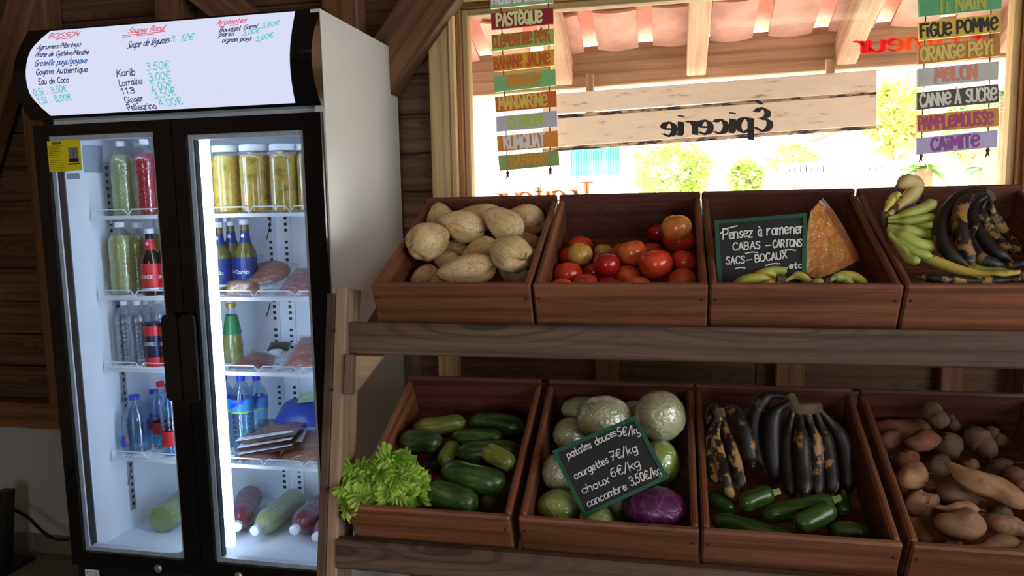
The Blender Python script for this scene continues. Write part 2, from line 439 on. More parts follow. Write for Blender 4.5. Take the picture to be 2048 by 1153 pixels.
# ------------------------------------------------------------------ shared materials
M_PLANK = wood('plank_wood', (90, 66, 48), (128, 96, 70), 0.7, 1.0, 0.45, .3, .6)
M_POST = wood('post_wood', (108, 76, 50), (144, 106, 74), 0.7, 0.8, 0.4, .3, .4)
M_PINE = wood('pine_trim', (216, 180, 124), (234, 202, 150), 0.6, 1.0, 0.3)
M_PINE2 = wood('pine_trim_brown', (150, 105, 66), (172, 126, 82), 0.6, 1.0, 0.3)
M_RACK = wood('rack_wood', (90, 70, 58), (130, 106, 90), 0.7, 1.3, 0.4, .3, .9)
M_RACKL = wood('rack_wood_pale', (164, 136, 110), (190, 162, 134), 0.7, 1.2, 0.35)
M_CRATE = wood('crate_mahogany', (108, 62, 42), (156, 98, 66), 0.45, 1.0, 0.4, 0.4, .35)
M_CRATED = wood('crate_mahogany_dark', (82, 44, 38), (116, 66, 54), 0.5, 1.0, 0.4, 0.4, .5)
M_OUTW = wood('porch_wood', (190, 146, 116), (222, 184, 154), 0.75, 0.8, 0.35)
M_PLASTER = plain('plaster', (168, 166, 162), 0.9, 0.08, 5, 0.1)
M_FLOOR = plain('floor_tile_stone', (120, 110, 100), 0.5, 0.15, 4)
M_TILEB = plain('skirting_tile', (110, 104, 92), 0.4, 0.15, 5)
M_WHITEC = plain('ceiling_board', (150, 120, 92), 0.8, 0.1, 3)
M_GLASS = clear('window_glass', (0.97, 0.98, 0.97, 1), 0.02, 0.5)
M_TERRA = plain('terracotta', (226, 172, 154), 0.8, 0.18, 9, 0.2)
M_DARK = plain('dark_gap', (38, 32, 28), 0.9)
M_CORD = plain('brown_cord', (92, 68, 44), 0.9)
M_SCREW = plain('screw_steel', (70, 62, 56), 0.4, 0.2, 30, Metallic=0.6)

# ------------------------------------------------------------------ room shell
WY = 3.10
wall = thing('wall_back', None, None, (0, WY, 0), kind='structure')
X0, X1, ZT = -4.2, 2.8, 3.3
WX0, WX1, WZ0, WZ1 = -0.835, 1.235, 1.60, 2.545
sh = MB()
sh.box(X0, WX0 - .03, WY + .03, WY + .12, 0, ZT); sh.box(WX1 + .03, X1, WY + .03, WY + .12, 0, ZT)
sh.box(WX0 - .03, WX1 + .03, WY + .03, WY + .12, 0, WZ0 - .03); sh.box(WX0 - .03, WX1 + .03, WY + .03, WY + .12, WZ1 + .03, ZT)
sh.build('sheathing', M_POST, wall, smooth=False)
ec = MB()  # unseen pale outer skin, added to bounce light onto the signboard
ec.box(X0, WX0 - .03, WY + .12, WY + .135, -.25, ZT); ec.box(WX1 + .03, X1, WY + .12, WY + .135, -.25, ZT); ec.box(WX0 - .03, WX1 + .03, WY + .12, WY + .135, -.25, WZ0 - .03); ec.box(WX0 - .03, WX1 + .03, WY + .12, WY + .135, WZ1 + .03, ZT)
ec.build('bounce_cladding', plain('bounce_beige', (162, 150, 138), .85, .06, 3), wall, smooth=False)
MB().box(X0, -1.0, WY - .02, WY + .03, 0, 0.68).build('plaster_base', M_PLASTER, wall, smooth=False)
for k in range(4): board('plank', (-1.0, WY + .014, .085 + .166 * k), (X1, WY + .014, .085 + .166 * k), (0, -1, 0), .162, .034, M_PLANK, wall, .009)
board('sill_beam', (X0, WY - .03, .745), (X1, WY - .03, .745), (0, -1, 0), .13, .10, M_POST, wall, .008)
PH = 0.166
z = 0.815
while z < ZT - 0.02:
    zc = z + PH / 2
    spans = []
    if z + PH < WZ0 - .03 or z > WZ1 + .02: spans = [(X0, -1.9), (-1.9, 0.35), (0.35, X1)]
    else: spans = [(X0, WX0 - .06), (WX1 + .03, X1)]
    for a, b in spans:
        board('plank', (a, WY + .014, zc), (b, WY + .014, zc), (0, -1, 0), PH - .004, .034, M_PLANK, wall, .009)
        board('plank', (a, WY - .001, z + PH - .012), (b, WY - .001, z + PH - .012), (0, -1, 0), .02, .016, M_PLANK, wall, .006)   # rounded lip of the cladding
    z += PH
def vpost(x0, x1, z0, z1, y=WY - .06, t=.10, m=M_POST, nm='post'):
    return board(nm, ((x0 + x1) / 2, y, z0), ((x0 + x1) / 2, y, z1), (0, -1, 0), x1 - x0, t, m, wall, .006)
vpost(-2.97, -2.79, 0.81, ZT)
vpost(-2.225, -2.085, 0.81, ZT)
vpost(-1.43, -1.27, 0.81, ZT)
vpost(-0.985, -0.895, 0.81, 2.90, WY - .03, .06, M_PINE)
vpost(WX1 + .03, WX1 + .20, 0.81, ZT, WY - .04, .08, M_PINE2)
vpost(-0.30, -0.20, 0.81, 1.56, WY - .03, .05); vpost(0.42, 0.53, 0.81, 1.56, WY - .03, .05); vpost(1.02, 1.10, 0.81, 1.56, WY - .03, .05)
YB = WY - .085
def brace(a, b, w, m=M_POST):
    p, q = onY(*a, YB), onY(*b, YB); d = (q - p).normalized()
    board('brace', p - d * 0.5, q + d * 0.7, (0, -1, 0), w, .09, m, wall, .008)
brace((862, 5), (779, 125), .20)
brace((430, -5), (512, 60), .15)
brace((-40, 330), (40, 60), .14)
board('top_plate', (X0, WY - .06, 2.98), (X1, WY - .06, 2.98), (0, -1, 0), .16, .12, M_POST, wall, .008)
skirt = thing('baseboard_back', None, None, (0, WY, 0), kind='structure')
for i in range(14):
    board('tile', (X0 + .5 * i, WY - .03, .05), (X0 + .5 * i + .495, WY - .03, .05), (0, -1, 0), .10, .014, M_TILEB, skirt, .003)
props(MB().box(X0, X1, -3.6, WY + .1, -.1, 0).build('floor', M_FLOOR, smooth=False), kind='structure')
props(MB().box(X0, X1, -3.6, WY + .1, ZT, ZT + .1).build('ceiling', M_WHITEC, smooth=False), kind='structure')
props(MB().box(X0 - .1, X0, -3.6, WY + .1, -.1, ZT + .1).build('wall_left', M_WHITEC, smooth=False), kind='structure')
rw = MB().box(X1, X1 + .1, 1.2, WY + .1, -.1, ZT + .1).box(X1, X1 + .1, -3.6, -2.6, -.1, ZT + .1).box(X1, X1 + .1, -2.6, 1.2, 2.65, ZT + .1).box(X1, X1 + .1, -2.6, 1.2, -.1, 1.05)   # the shop stands open on its right side
props(rw.build('wall_right', M_WHITEC, smooth=False), kind='structure')
fw = MB().box(X0, -1.0, -3.7, -3.6, 0, ZT).box(.1, X1, -3.7, -3.6, 0, ZT).box(-1.0, .1, -3.7, -3.6, 2.3, ZT)   # doorway behind the viewer
props(fw.build('wall_front', M_WHITEC, smooth=False), kind='structure')
portal('shopfront_portal', (X1 + .05, -.7, 1.85), 3.8, 1.6, (-1, 0, 0))
portal('doorway_portal', (-.45, -3.65, 1.15), 1.1, 2.3, (0, 1, 0))
portal('window_portal', ((WX0 + WX1) / 2, WY + .14, (WZ0 + WZ1) / 2), WX1 - WX0, WZ1 - WZ0, (0, -1, 0))

# ------------------------------------------------------------------ window
win = thing('window_1', 'wide pine framed shop window behind the produce crates', None, ((WX0 + WX1) / 2, WY, WZ0), kind='structure')
def casing(off, w, y, t, m, nm):
    x0, x1, z0, z1 = WX0 - off, WX1 + off, WZ0 - off, WZ1 + off
    board(nm, (x0 - w / 2, y, z0 - w), (x0 - w / 2, y, z1 + w), (0, -1, 0), w, t, m, win, .004)
    board(nm, (x1 + w / 2, y, z0 - w), (x1 + w / 2, y, z1 + w), (0, -1, 0), w, t, m, win, .004)
    board(nm, (x0, y, z1 + w / 2), (x1, y, z1 + w / 2), (0, -1, 0), w, t, m, win, .004)
    board(nm, (x0, y, z0 - w / 2), (x1, y, z0 - w / 2), (0, -1, 0), w, t, m, win, .004)
casing(.034, .024, WY - .035, .07, M_PINE, 'casing')
casing(.012, .022, WY - .01, .06, M_PINE2, 'frame')
casing(-.014, .026, WY + .01, .06, M_PINE, 'bead')
MB().box(WX0, WX1, WY + .02, WY + .024, WZ0, WZ1).build('pane', M_GLASS, win, smooth=False)
board('sill', (WX0 - .08, WY - .07, WZ0 - .035), (WX1 + .08, WY - .07, WZ0 - .035), (0, 0, 1), .20, .03, M_PINE, win, .006)
M_BLK = plain('black_vinyl', (26, 22, 22), 0.5)
M_REDV = liquid('red_vinyl', (214, 20, 30), .05, 6, .6)
M_ORV = liquid('tan_vinyl', (216, 152, 106), .05, 6, .6)   # thin vinyl that daylight shines through
YG = WY + .025
def decal(s, a, b, cap, pen, m, lab):
    p, q = onY(*a, YG), onY(*b, YG)
    o = lettering('lettering', s, p, q, (0, 0, 1), (0, 1, 0), px_at(p, cap), px_at(p, pen), m, win, nib=(1, .2), lift=.001)
    o['label'] = lab
decal('Épicerie', (1539, 262), (1327, 273), 46, 13, M_BLK, 'black lettering Épicerie, mirrored, on the window glass')
decal('Primeur', (1958, 92), (1706, 107), 40, 13, M_REDV, 'red lettering Primeur, mirrored, on the window glass')
decal('Traiteur', (1188, 399), (990, 408), 34, 10, M_ORV, 'tan lettering Traiteur, mirrored, on the window glass')

# ------------------------------------------------------------------ porch and what lies outside
SL = math.tan(math.radians(22))
pr = thing('porch_roof', 'timber porch roof with pink clay tiles seen through the window', 'porch roof', (0.4, 3.25, 2.4))
YE = 4.05
b0, b1 = onY(940, 193, YE), onY(1840, 128, YE)
bd = (b1 - b0).normalized(); c0, c1 = b0 - bd * 1.2, b1 + bd * 1.6
BH = 0.215
beam_up = V((0, 0, 1)) - bd * bd.z; beam_up.normalize()
board('beam', c0 + beam_up * BH / 2 + V((0, .03, 0)), c1 + beam_up * BH / 2 + V((0, .03, 0)), (0, -1, 0), BH, .07, M_OUTW, pr, .008)
def beam_z(x): return c0.z + (c1.z - c0.z) * (x - c0.x) / (c1.x - c0.x)
for u in (880, 1128, 1392, 1690, 2010):
    e = onY(u, 160 - (u - 1140) * .055, YE - .02)
    zt = beam_z(e.x) + .13
    board('rafter', (e.x, YE - .01, zt - .05), (e.x, 3.24, zt - .05 + SL * (YE - .01 - 3.24)), (1, 0, 0), .14, .095, M_OUTW, pr, .006)
board('purlin', c0 + V((0, -.42, .215 + .42 * SL + .02)), c1 + V((0, -.42, .215 + .42 * SL + .02)), (0, -1, 0), .07, .05, M_OUTW, pr, .005)
board('purlin', c0 + V((0, -.75, .215 + .75 * SL + .02)), c1 + V((0, -.75, .215 + .75 * SL + .02)), (0, -1, 0), .07, .05, M_OUTW, pr, .005)
sd = V((0, 1, -SL)).normalized(); sn = V((0, SL, 1)).normalized()
def tile_mesh(r, L, kind):
    rows = []
    for k in range(9):
        a = math.pi * k / 8
        if kind == 'barrel': y, zz = -math.cos(a) * r, math.sin(a) * r * 0.85
        else: y, zz = (k / 8 - .5) * 2 * r, -0.012 * math.sin(a)
        rows.append((y, zz))
    m = MB(); th = .014
    for s_ in (0, 1): pass
    outer = [[V((y, 0, zz + th)) for y, zz in rows], [V((y, L, zz + th)) for y, zz in rows]]
    inner = [[V((y, 0, zz)) for y, zz in rows], [V((y, L, zz)) for y, zz in rows]]
    m.grid(outer); m.grid(inner[::-1])
    m.grid([outer[0], inner[0]]); m.grid([inner[1], outer[1]])
    me = bpy.data.meshes.new('roof_tile'); me.from_pydata([tuple(p) for p in m.v], [], m.f); me.materials.append(M_TERRA)
    me.polygons.foreach_set('use_smooth', [True] * len(me.polygons)); me.set_sharp_from_angle(angle=.8)
    return me
TB, TP = tile_mesh(.088, .37, 'barrel'), tile_mesh(.105, .37, 'pan')
for i in range(-10, 13):
    xb = onY(1520, 60, YE).x + i * .285
    for kind, me, xo, zo in (('barrel', TB, 0, .03), ('pan', TP, .1425, .012)):
        for k in range(3):
            o = bpy.data.objects.new('roof_tile', me); COL.objects.link(o)
            st = V((xb + xo, 3.22 + k * .29, 0)); st.z = beam_z(xb) + BH + (YE - st.y) * SL + zo - k * .008
            if kind == 'pan' and k == 2: st.y -= .05
            M = Matrix(((1, 0, 0, st.x), (0, sd.y, sn.y, st.y), (0, sd.z, sn.z, st.z), (0, 0, 0, 1)))
            o.parent = pr; o.matrix_local = W[pr].inverted() @ M; W[o] = M

t_ = NT('weathered_white_paint')
nn = t_.noise(t_.coords((3, 14, 14)), 2.2, 5, 0.7)
M_WBOARD = t_.done(t_.bsdf(t_.ramp(nn, [(0.30, lin((150, 118, 92))), (0.40, lin((232, 216, 200))), (0.7, lin((240, 228, 214)))]), 0.7))
t_ = NT('peeling_black_paint')
nn = t_.noise(t_.coords((5, 20, 20)), 1.6, 4, 0.7)
M_PEEL = t_.done(t_.bsdf(t_.ramp(nn, [(0.45, lin((52, 44, 42))), (0.55, lin((200, 176, 150)))]), 0.8))
sb = thing('weathered_signboard', 'weathered cream plank signboard hanging under the porch beam outside', 'signboard', onY(1430, 280, 3.98))
YS = 3.98
def ybd(a, b, hpx, m, nm, y=YS, t=.022):
    p, q = onY(*a, y), onY(*b, y)
    board(nm, p, q, (0, -1, 0), px_at((p + q) / 2, hpx), t, m, sb, .003)
ybd((1085, 210), (1753, 162), 41, M_WBOARD, 'plank')
ybd((1085, 268), (1753, 220), 58, M_WBOARD, 'plank')
ybd((1085, 236), (1753, 187), 7, M_PEEL, 'seam_strip', YS + .004, .016)
ybd((1085, 301), (1753, 254), 8, M_PEEL, 'lower_strip', YS + .004, .018)
for u, v0, v1 in ((1180, 160, 200), (1660, 130, 165)):
    board('batten', onY(u, v0 - 12, YS + .03), onY(u, v1 + 90, YS + .03), (0, -1, 0), .04, .02, M_OUTW, sb, .002)

M_GROUND = plain('pale_concrete', (232, 226, 216), 0.9, 0.06, .6)
props(MB().box(-40, 40, WY + .12, 70, -.35, -.25).build('ground', M_GROUND, smooth=False), kind='structure')
M_BWALL = plain('white_render', (238, 236, 232), 0.9, 0.03, 2)
M_TEAL = plain('teal_metal', (146, 214, 208), 0.6, 0.05, 4)
M_RROOF = plain('red_roof', (200, 84, 80), 0.8, 0.1, 4)
M_GREYM = plain('grey_shutter', (176, 176, 180), 0.6, 0.05, 6)
bA = thing('white_building', 'white rendered building with teal corrugated cladding outside, left in the window', 'building', (-1.4, 7.0, -.25))
pL, pR = onY(860, 300, 7.0), onY(1243, 300, 7.0)
MB().box(pL.x - 3, pR.x, 7.0, 9.5, -.25, onY(1000, 200, 7.0).z).build('wall', M_BWALL, bA, smooth=False)
MB().box(pL.x - 3.2, pR.x + .15, 6.8, 9.7, onY(1000, 200, 7.0).z, onY(1000, 185, 7.0).z).build('roof_edge', M_GREYM, bA, smooth=False)
cor = MB()
for side in (0,):
    n = 30; xa, xb = onY(1140, 300, 6.98).x, onY(1241, 300, 6.98).x
    rows = [[], []]
    for i in range(n * 2 + 1):
        x = xa + (xb - xa) * i / (2 * n); y = 6.98 - (.02 if i % 2 else 0)
        rows[0].append(V((x, y, onY(1200, 352, 6.98).z))); rows[1].append(V((x, y, onY(1200, 262, 6.98).z)))
    cor.grid(rows)
cor.build('corrugated_panel', M_TEAL, bA, smooth=False)
xa, xb = onY(950, 300, 6.98).x, onY(1000, 300, 6.98).x
zs0, zs1 = onY(970, 400, 6.98).z, onY(970, 262, 6.98).z
for i in range(14):
    zz = zs0 + (zs1 - zs0) * i / 14
    board('shutter_slat', (xa, 6.975, zz), (xb, 6.975, zz), (0, -1, .25), (zs1 - zs0) / 14, .012, M_GREYM, bA, .001)

M_LEAFY = [plain('leaf_yellow_green', (184, 202, 112), 0.6, 0.3, 3), plain('leaf_green', (140, 176, 92), 0.6, 0.3, 3), plain('leaf_lime', (208, 212, 124), 0.6, 0.3, 3)]
M_TRUNK = plain('trunk_bark', (150, 120, 92), 0.9, 0.2, 12)
def leafy(name, label, u, v, Y, rpx, rz, m, n=900, ls=.09, group=None):
    c = onY(u, v, Y); R = px_at(c, rpx); RZ = px_at(c, rz)
    t = thing(name, label, 'tree', (c.x, Y, -.25), group)
    MB().tube([(c.x, Y, -.25), (c.x + .05, Y, c.z - RZ * .4), (c.x, Y + .05, c.z)], [.10, .07, .03], 7).build('trunk', M_TRUNK, t)
    mb = MB()
    for i in range(n):
        d = V((random.gauss(0, 1), random.gauss(0, 1), random.gauss(0, 1))).normalized()
        k = random.uniform(.45, 1.0) ** .6 * (.8 + .35 * noise.noise(d * 2.1 + V((u, 0, 0))))
        p = c + V((d.x * R, d.y * R, d.z * RZ)) * k
        a = (d + V((random.uniform(-.9, .9), random.uniform(-.9, .9), random.uniform(-.9, .3)))).normalized()
        b = a.cross(V((random.uniform(-1, 1), random.uniform(-1, 1), 1))).normalized(); s_ = ls * random.uniform(.6, 1.3)
        nb = a.cross(b)
        mb.add([p, p + a * s_ * .5 + b * s_ * .28 + nb * s_ * .06, p + a * s_, p + a * s_ * .5 - b * s_ * .28 + nb * s_ * .06], [(0, 1, 2), (0, 2, 3)])
    o = mb.build('foliage', m, t, smooth=False); o['kind'] = 'stuff'
leafy('leafy_shrub', 'bushy yellow-green shrub outside, beside the white building in the window', 1345, 345, 11.0, 92, 62, M_LEAFY[0], 1500, .13)
leafy('leafy_shrub', 'small pale shrub outside, in the gap between the big shrub and the white fence', 1490, 356, 10.5, 34, 34, M_LEAFY[0], 450, .13)
leafy('broad_tree', 'tall yellow-green tree behind the white fence, under the end of the signboard', 1790, 235, 13, 60, 90, M_LEAFY[2], 900, .18)
leafy('broad_tree', 'lime tree outside beside the right-hand palm', 1945, 270, 15.5, 55, 80, M_LEAFY[2], 800, .18)
leafy('broad_tree', 'green treetop far behind the garden shelters', 1585, 318, 30, 60, 30, M_LEAFY[0], 700, .25)
def palm(label, u, v, Y, Rpx, lean=0.0, n=13):
    c = onY(u, v, Y); R = px_at(c, Rpx)
    t = thing('palm_tree', label, 'palm', (c.x - lean, Y, -.25), 'palms in the garden outside')
    MB().tube(cat_rom([(c.x - lean, Y, -.25), (c.x - lean * .4, Y, c.z * .5), (c.x, Y, c.z)], 4), .10, 7).build('trunk', M_TRUNK, t)
    for i in range(n):
        a = 2 * math.pi * i / n + .2; el = random.uniform(.1, .9)
        mb = MB(); d = V((math.cos(a), math.sin(a), 0)); pts = []
        for k in range(9):
            s_ = k / 8; pts.append(c + d * (R * s_) + V((0, 0, R * (el * s_ - .85 * s_ * s_))))
        mb.tube(pts, [.02 * (1 - .1 * k) for k in range(9)], 4)
        sd_ = V((-d.y, d.x, 0))
        for k in range(1, 9):
            for sg in (-1, 1):
                for q in (0, .5):
                    p = pts[k] * (1 - q) + pts[k - 1] * q; L = R * .34 * (1 - abs(k - 4.5) / 7)
                    e = p + (d * .55 + sd_ * sg).normalized() * L + V((0, 0, -L * .35)); w_ = d * .055 * R
                    mb.add([p - w_, p + w_, e + w_ * .5, e - w_ * .5], [(0, 1, 2, 3)])
        mb.build('frond', M_LEAFY[1], t, smooth=False)
palm('low fan palm outside, just under the right-hand hanging fruit signs', 1848, 338, 9.0, 52)
palm('taller feathery palm outside at the right edge of the window', 2005, 190, 7.6, 105, .1, 18)
palm('small palm outside in the lower right corner of the window', 1975, 338, 10.5, 48, 0, 16)
fe = thing('picket_fence', 'white picket fence and rails in the garden outside', 'fence', onY(1690, 372, 11.5))
M_FW = plain('fence_white', (240, 240, 238), 0.7, 0.03, 4)
fa, fb = onY(1560, 372, 11.5), onY(1850, 365, 11.5)
for zz in (.2, .75): board('rail', (fa.x, 11.5, fa.z - .6 + zz), (fb.x, 11.5, fa.z - .6 + zz), (0, -1, 0), .08, .04, M_FW, fe, 0)
for i in range(26):
    x = fa.x + (fb.x - fa.x) * i / 25
    board('picket', (x, 11.46, -.25), (x, 11.46, fa.z + .32), (0, -1, 0), .06, .02, M_FW, fe, 0)
ho = thing('garden_house', 'distant white house with red shutters seen under the signboard', 'house', onY(1770, 300, 24))
h0, h1 = onY(1690, 330, 24), onY(1830, 255, 24)
MB().box(h0.x, h1.x, 24, 28, -.25, h1.z).build('wall', M_BWALL, ho, smooth=False)
MB().prism([(h0.x - .4, 23.6, h1.z), (h1.x + .4, 23.6, h1.z), ((h0.x + h1.x) / 2, 23.6, h1.z + 1.2)], (0, 5, 0)).build('roof', M_RROOF, ho, smooth=False)
for u in (1766, 1795):
    q = onY(u, 276, 23.97); MB().box(q.x - .11, q.x + .11, 23.9, 23.98, q.z - .22, q.z + .22).build('shutter', M_RROOF, ho, smooth=False)
for (u0, u1) in ((1600, 1680), (1760, 1830)):
    q0, q1 = onY(u0, 342, 20), onY(u1, 332, 20)
    g = thing('garden_shelter', 'dark roofed garden shelter behind the fence, %s' % ('left of the palm trunk' if u0 < 1700 else 'beside the low fan palm'), 'shelter', (q0.x, 20, -.25))
    MB().box(q0.x, q1.x, 20, 22, q0.z - .05, q0.z + .12).build('roof', M_DARK, g, smooth=False)
    for x in (q0.x + .05, (q0.x + q1.x) / 2, q1.x - .05): board('post', (x, 20.05, -.25), (x, 20.05, q0.z), (0, -1, 0), .1, .1, M_FW, g, 0)

# ------------------------------------------------------------------ hanging fruit signs
YP = 2.98
def painted(name, c, rough=0.6):
    k = ('paint', c)
    if k not in MATS:
        MATS[k] = plain('paint_%d_%d_%d' % c, tuple(min(245, int(x * 1.22 + 4)) for x in c), rough, 0.10, 14)
    return MATS[k]
def hanging(label, rows, ox, oy, sc, cords):
    lx = onY(ox + rows[-1][1][3][0] / sc, oy + rows[-1][1][3][1] / sc, YP)
    t = thing('hanging_fruit_sign', label, 'sign', lx)
    for txt, cor, col, tcol, tx in rows:
        P = [onY(ox + a / sc, oy + b / sc, YP) for a, b in cor]
        o = MB().prism([P[0], P[1], P[2], P[3]], (0, .014, 0)).build('sign_plank', painted('p', col), t, smooth=False)
        o['label'] = 'small painted plank lettered %s' % txt.upper()
        l, r, rise, cap = tx
        bl = P[3] + (P[2] - P[3]) * l + (P[0] - P[3]) * rise; br = P[3] + (P[2] - P[3]) * r + (P[0] - P[3]) * rise
        s = txt if txt != 'CAÏMITE' else 'CAïMITe'
        h = (P[0] - P[3]).length
        lettering('lettering', s, bl, br, P[0] - P[3], (0, -1, 0), h * cap * 1.08, h * (.125 if len(txt) > 9 else .15), painted('t', tcol), o, big=True, jit=.03)
    for (a, b) in cords:
        wire('cord', [onY(ox + a[0] / sc, oy + a[1] / sc, YP + .007), onY(ox + b[0] / sc, oy + b[1] / sc, YP + .007)], .0022, M_CORD, t)
        k = onY(ox + b[0] / sc, oy + b[1] / sc, YP + .007)
        MB().ball(k + V((0, 0, -.006)), (.007, .006, .009), nu=8, nv=6).tube([k + V((0, 0, -.01)), k + V((-.006, 0, -.03))], [.004, .002], 5).tube([k + V((0, 0, -.01)), k + V((.004, 0, -.026))], [.004, .002], 5).build('knot', M_CORD, t)
LP = [
 ('PRUNe De CYTHèRe', [(1115, -45), (1480, -80), (1480, 15), (1115, 50)], (140, 160, 118), (226, 224, 196), (.03, .97, .22, .60)),
 ('PASTèQUe', [(1117, 78), (1480, 45), (1482, 140), (1120, 175)], (128, 26, 34), (206, 214, 142), (.10, .82, .18, .66)),
 ('CLéMeNTiNe PéYi', [(1120, 205), (1485, 167), (1486, 258), (1124, 300)], (132, 168, 84), (168, 84, 34), (.02, .93, .20, .66)),
 ('BANANe JAUNe', [(1125, 330), (1486, 287), (1488, 383), (1135, 420)], (208, 150, 36), (172, 82, 30), (.02, .93, .14, .70)),
 ('MANGUe', [(1135, 447), (1494, 405), (1497, 500), (1140, 540)], (112, 168, 104), (184, 122, 44), (.22, .75, .20, .64)),
 ('MANDARiNe', [(1140, 568), (1498, 530), (1502, 625), (1146, 657)], (180, 92, 34), (232, 164, 76), (.06, .84, .16, .70)),
 ('CiTRON', [(1147, 683), (1503, 648), (1505, 740), (1150, 772)], (168, 164, 172), (156, 178, 64), (.20, .75, .20, .62)),
 ('KUMQUAT', [(1152, 798), (1507, 765), (1510, 858), (1158, 888)], (208, 122, 40), (206, 204, 206), (.12, .78, .14, .72)),
 ('BANANe', [(1160, 912), (1512, 882), (1517, 968), (1168, 1000)], (132, 152, 88), (206, 136, 48), (.20, .80, .20, .66)),
]
hanging('string of nine painted fruit name planks hanging on the left side of the window', LP, 600, 0, 2.926, (((1157, -400), (1215, 1005)), ((1448, -400), (1465, 985))))
RP = [
 ('Ti NAiN', [(1471, -5), (1928, -55), (1925, 48), (1477, 92)], (82, 152, 98), (160, 158, 66), (.22, .80, .14, .70)),
 ('FiGUe POMMe', [(1470, 125), (1922, 72), (1922, 175), (1475, 222)], (198, 162, 52), (34, 28, 22), (.02, .95, .16, .66)),
 ('ORANGe PéYi', [(1470, 250), (1920, 203), (1917, 305), (1470, 352)], (180, 114, 40), (228, 176, 96), (.03, .91, .14, .66)),
 ('MeLON', [(1465, 378), (1910, 335), (1908, 435), (1465, 477)], (174, 172, 164), (204, 122, 98), (.23, .73, .20, .66)),
 ('CANNe À SUCRe', [(1465, 508), (1908, 460), (1910, 560), (1465, 602)], (74, 62, 46), (206, 202, 188), (.03, .97, .16, .66)),
 ('PAMPLeMOUSSe', [(1463, 632), (1908, 590), (1910, 690), (1465, 727)], (198, 132, 56), (150, 62, 96), (.02, .93, .16, .66)),
 ('CAÏMITE', [(1460, 757), (1903, 712), (1900, 805), (1460, 848)], (170, 158, 190), (134, 62, 138), (.19, .78, .16, .66)),
]
hanging('string of seven painted fruit name planks hanging on the right side of the window', RP, 1300, 0, 2.738, (((1525, -400), (1485, 845)), ((1878, -400), (1850, 815))))
# ------------------------------------------------------------------ glass-door drinks fridge
M_BLACK = plain('black_gloss', (10, 10, 12), 0.12, 0.1, 5)
M_BLACKM = plain('black_plastic', (16, 16, 18), 0.35, 0.1, 5)
M_FWHITE = plain('fridge_white', (208, 207, 206), 0.28, 0.02, 3)
M_LINER = plain('liner_white', (222, 228, 236), 0.45, 0.02, 3)
M_ALU = plain('aluminium', (176, 182, 190), 0.35, 0.08, 40, Metallic=0.7)
M_SPAC = plain('spacer_grey', (196, 202, 212), .45, .15, 90)
M_WIREW = plain('white_wire', (232, 236, 242), 0.4, 0.02, 5)
M_SLOT = plain('slot_dark', (22, 24, 34), 0.6)
M_DGLASS = clear('door_glass', (0.95, 0.97, 0.98, 1), 0.015, 0.35)
M_LED = emit('led_tube', (200, 224, 255), 8.5)
M_LED2 = emit('led_tube_left', (200, 224, 255), 20.0)
M_SIGN = emit('backlit_sign', (226, 230, 255), 0.92)
FX0, FX1, FY, FYB = -2.275, -1.13, 2.33, 3.055
fr = thing('display_fridge', 'tall two-door glass drinks fridge with black frame and handwritten lit sign on top', 'fridge', ((FX0 + FX1) / 2, 2.7, 0))
MB().box(FX1 - .035, FX1, 2.352, FYB, .10, 2.405).build('side_panel', M_FWHITE, fr, smooth=False)
MB().box(FX0, FX0 + .035, 2.385, FYB, .10, 2.405).build('side_panel', M_BLACKM, fr, smooth=False)
MB().box(FX0 + .035, FX1 - .035, FYB - .02, FYB, .10, 2.405).build('back_panel', M_FWHITE, fr, smooth=False)
MB().box(FX0 + .035, FX1 - .035, 2.40, FYB - .02, 2.36, 2.40).build('top_panel', M_FWHITE, fr, smooth=False)
IX0, IX1, IY0, IY1, IZ0, IZ1 = -2.21, -1.185, 2.395, 2.97, .425, 2.055
ln = MB()
ln.box(FX0 + .035, IX0, IY0, IY1, IZ0, IZ1); ln.box(IX1, FX1 - .035, IY0, IY1, IZ0, IZ1)
ln.box(FX0 + .035, FX1 - .035, IY1, FYB - .02, IZ0 - .04, IZ1 + .05); ln.box(FX0 + .035, FX1 - .035, IY0, IY1, IZ0 - .04, IZ0); ln.box(FX0 + .035, FX1 - .035, IY0, IY1, IZ1, IZ1 + .05)
ln.build('liner', M_LINER, fr, smooth=False)
gr = MB().box(FX0, FX1, 2.36, 2.42, .09, .385).build('base_grille', M_BLACKM, fr, smooth=False)
for k in range(6): board('louvre', (FX0 + .1, 2.355, .13 + .03 * k), (FX1 - .1, 2.355, .13 + .03 * k), (0, -1, .6), .016, .006, M_BLACKM, gr, 0)
for x in (FX0 + .06, FX1 - .06):
    for y in (2.45, 2.98): MB().lathe([(.025, 0), (.025, .03), (.016, .035), (.016, .11)], 10, (x, y, 0)).build('foot', M_BLACKM, fr)
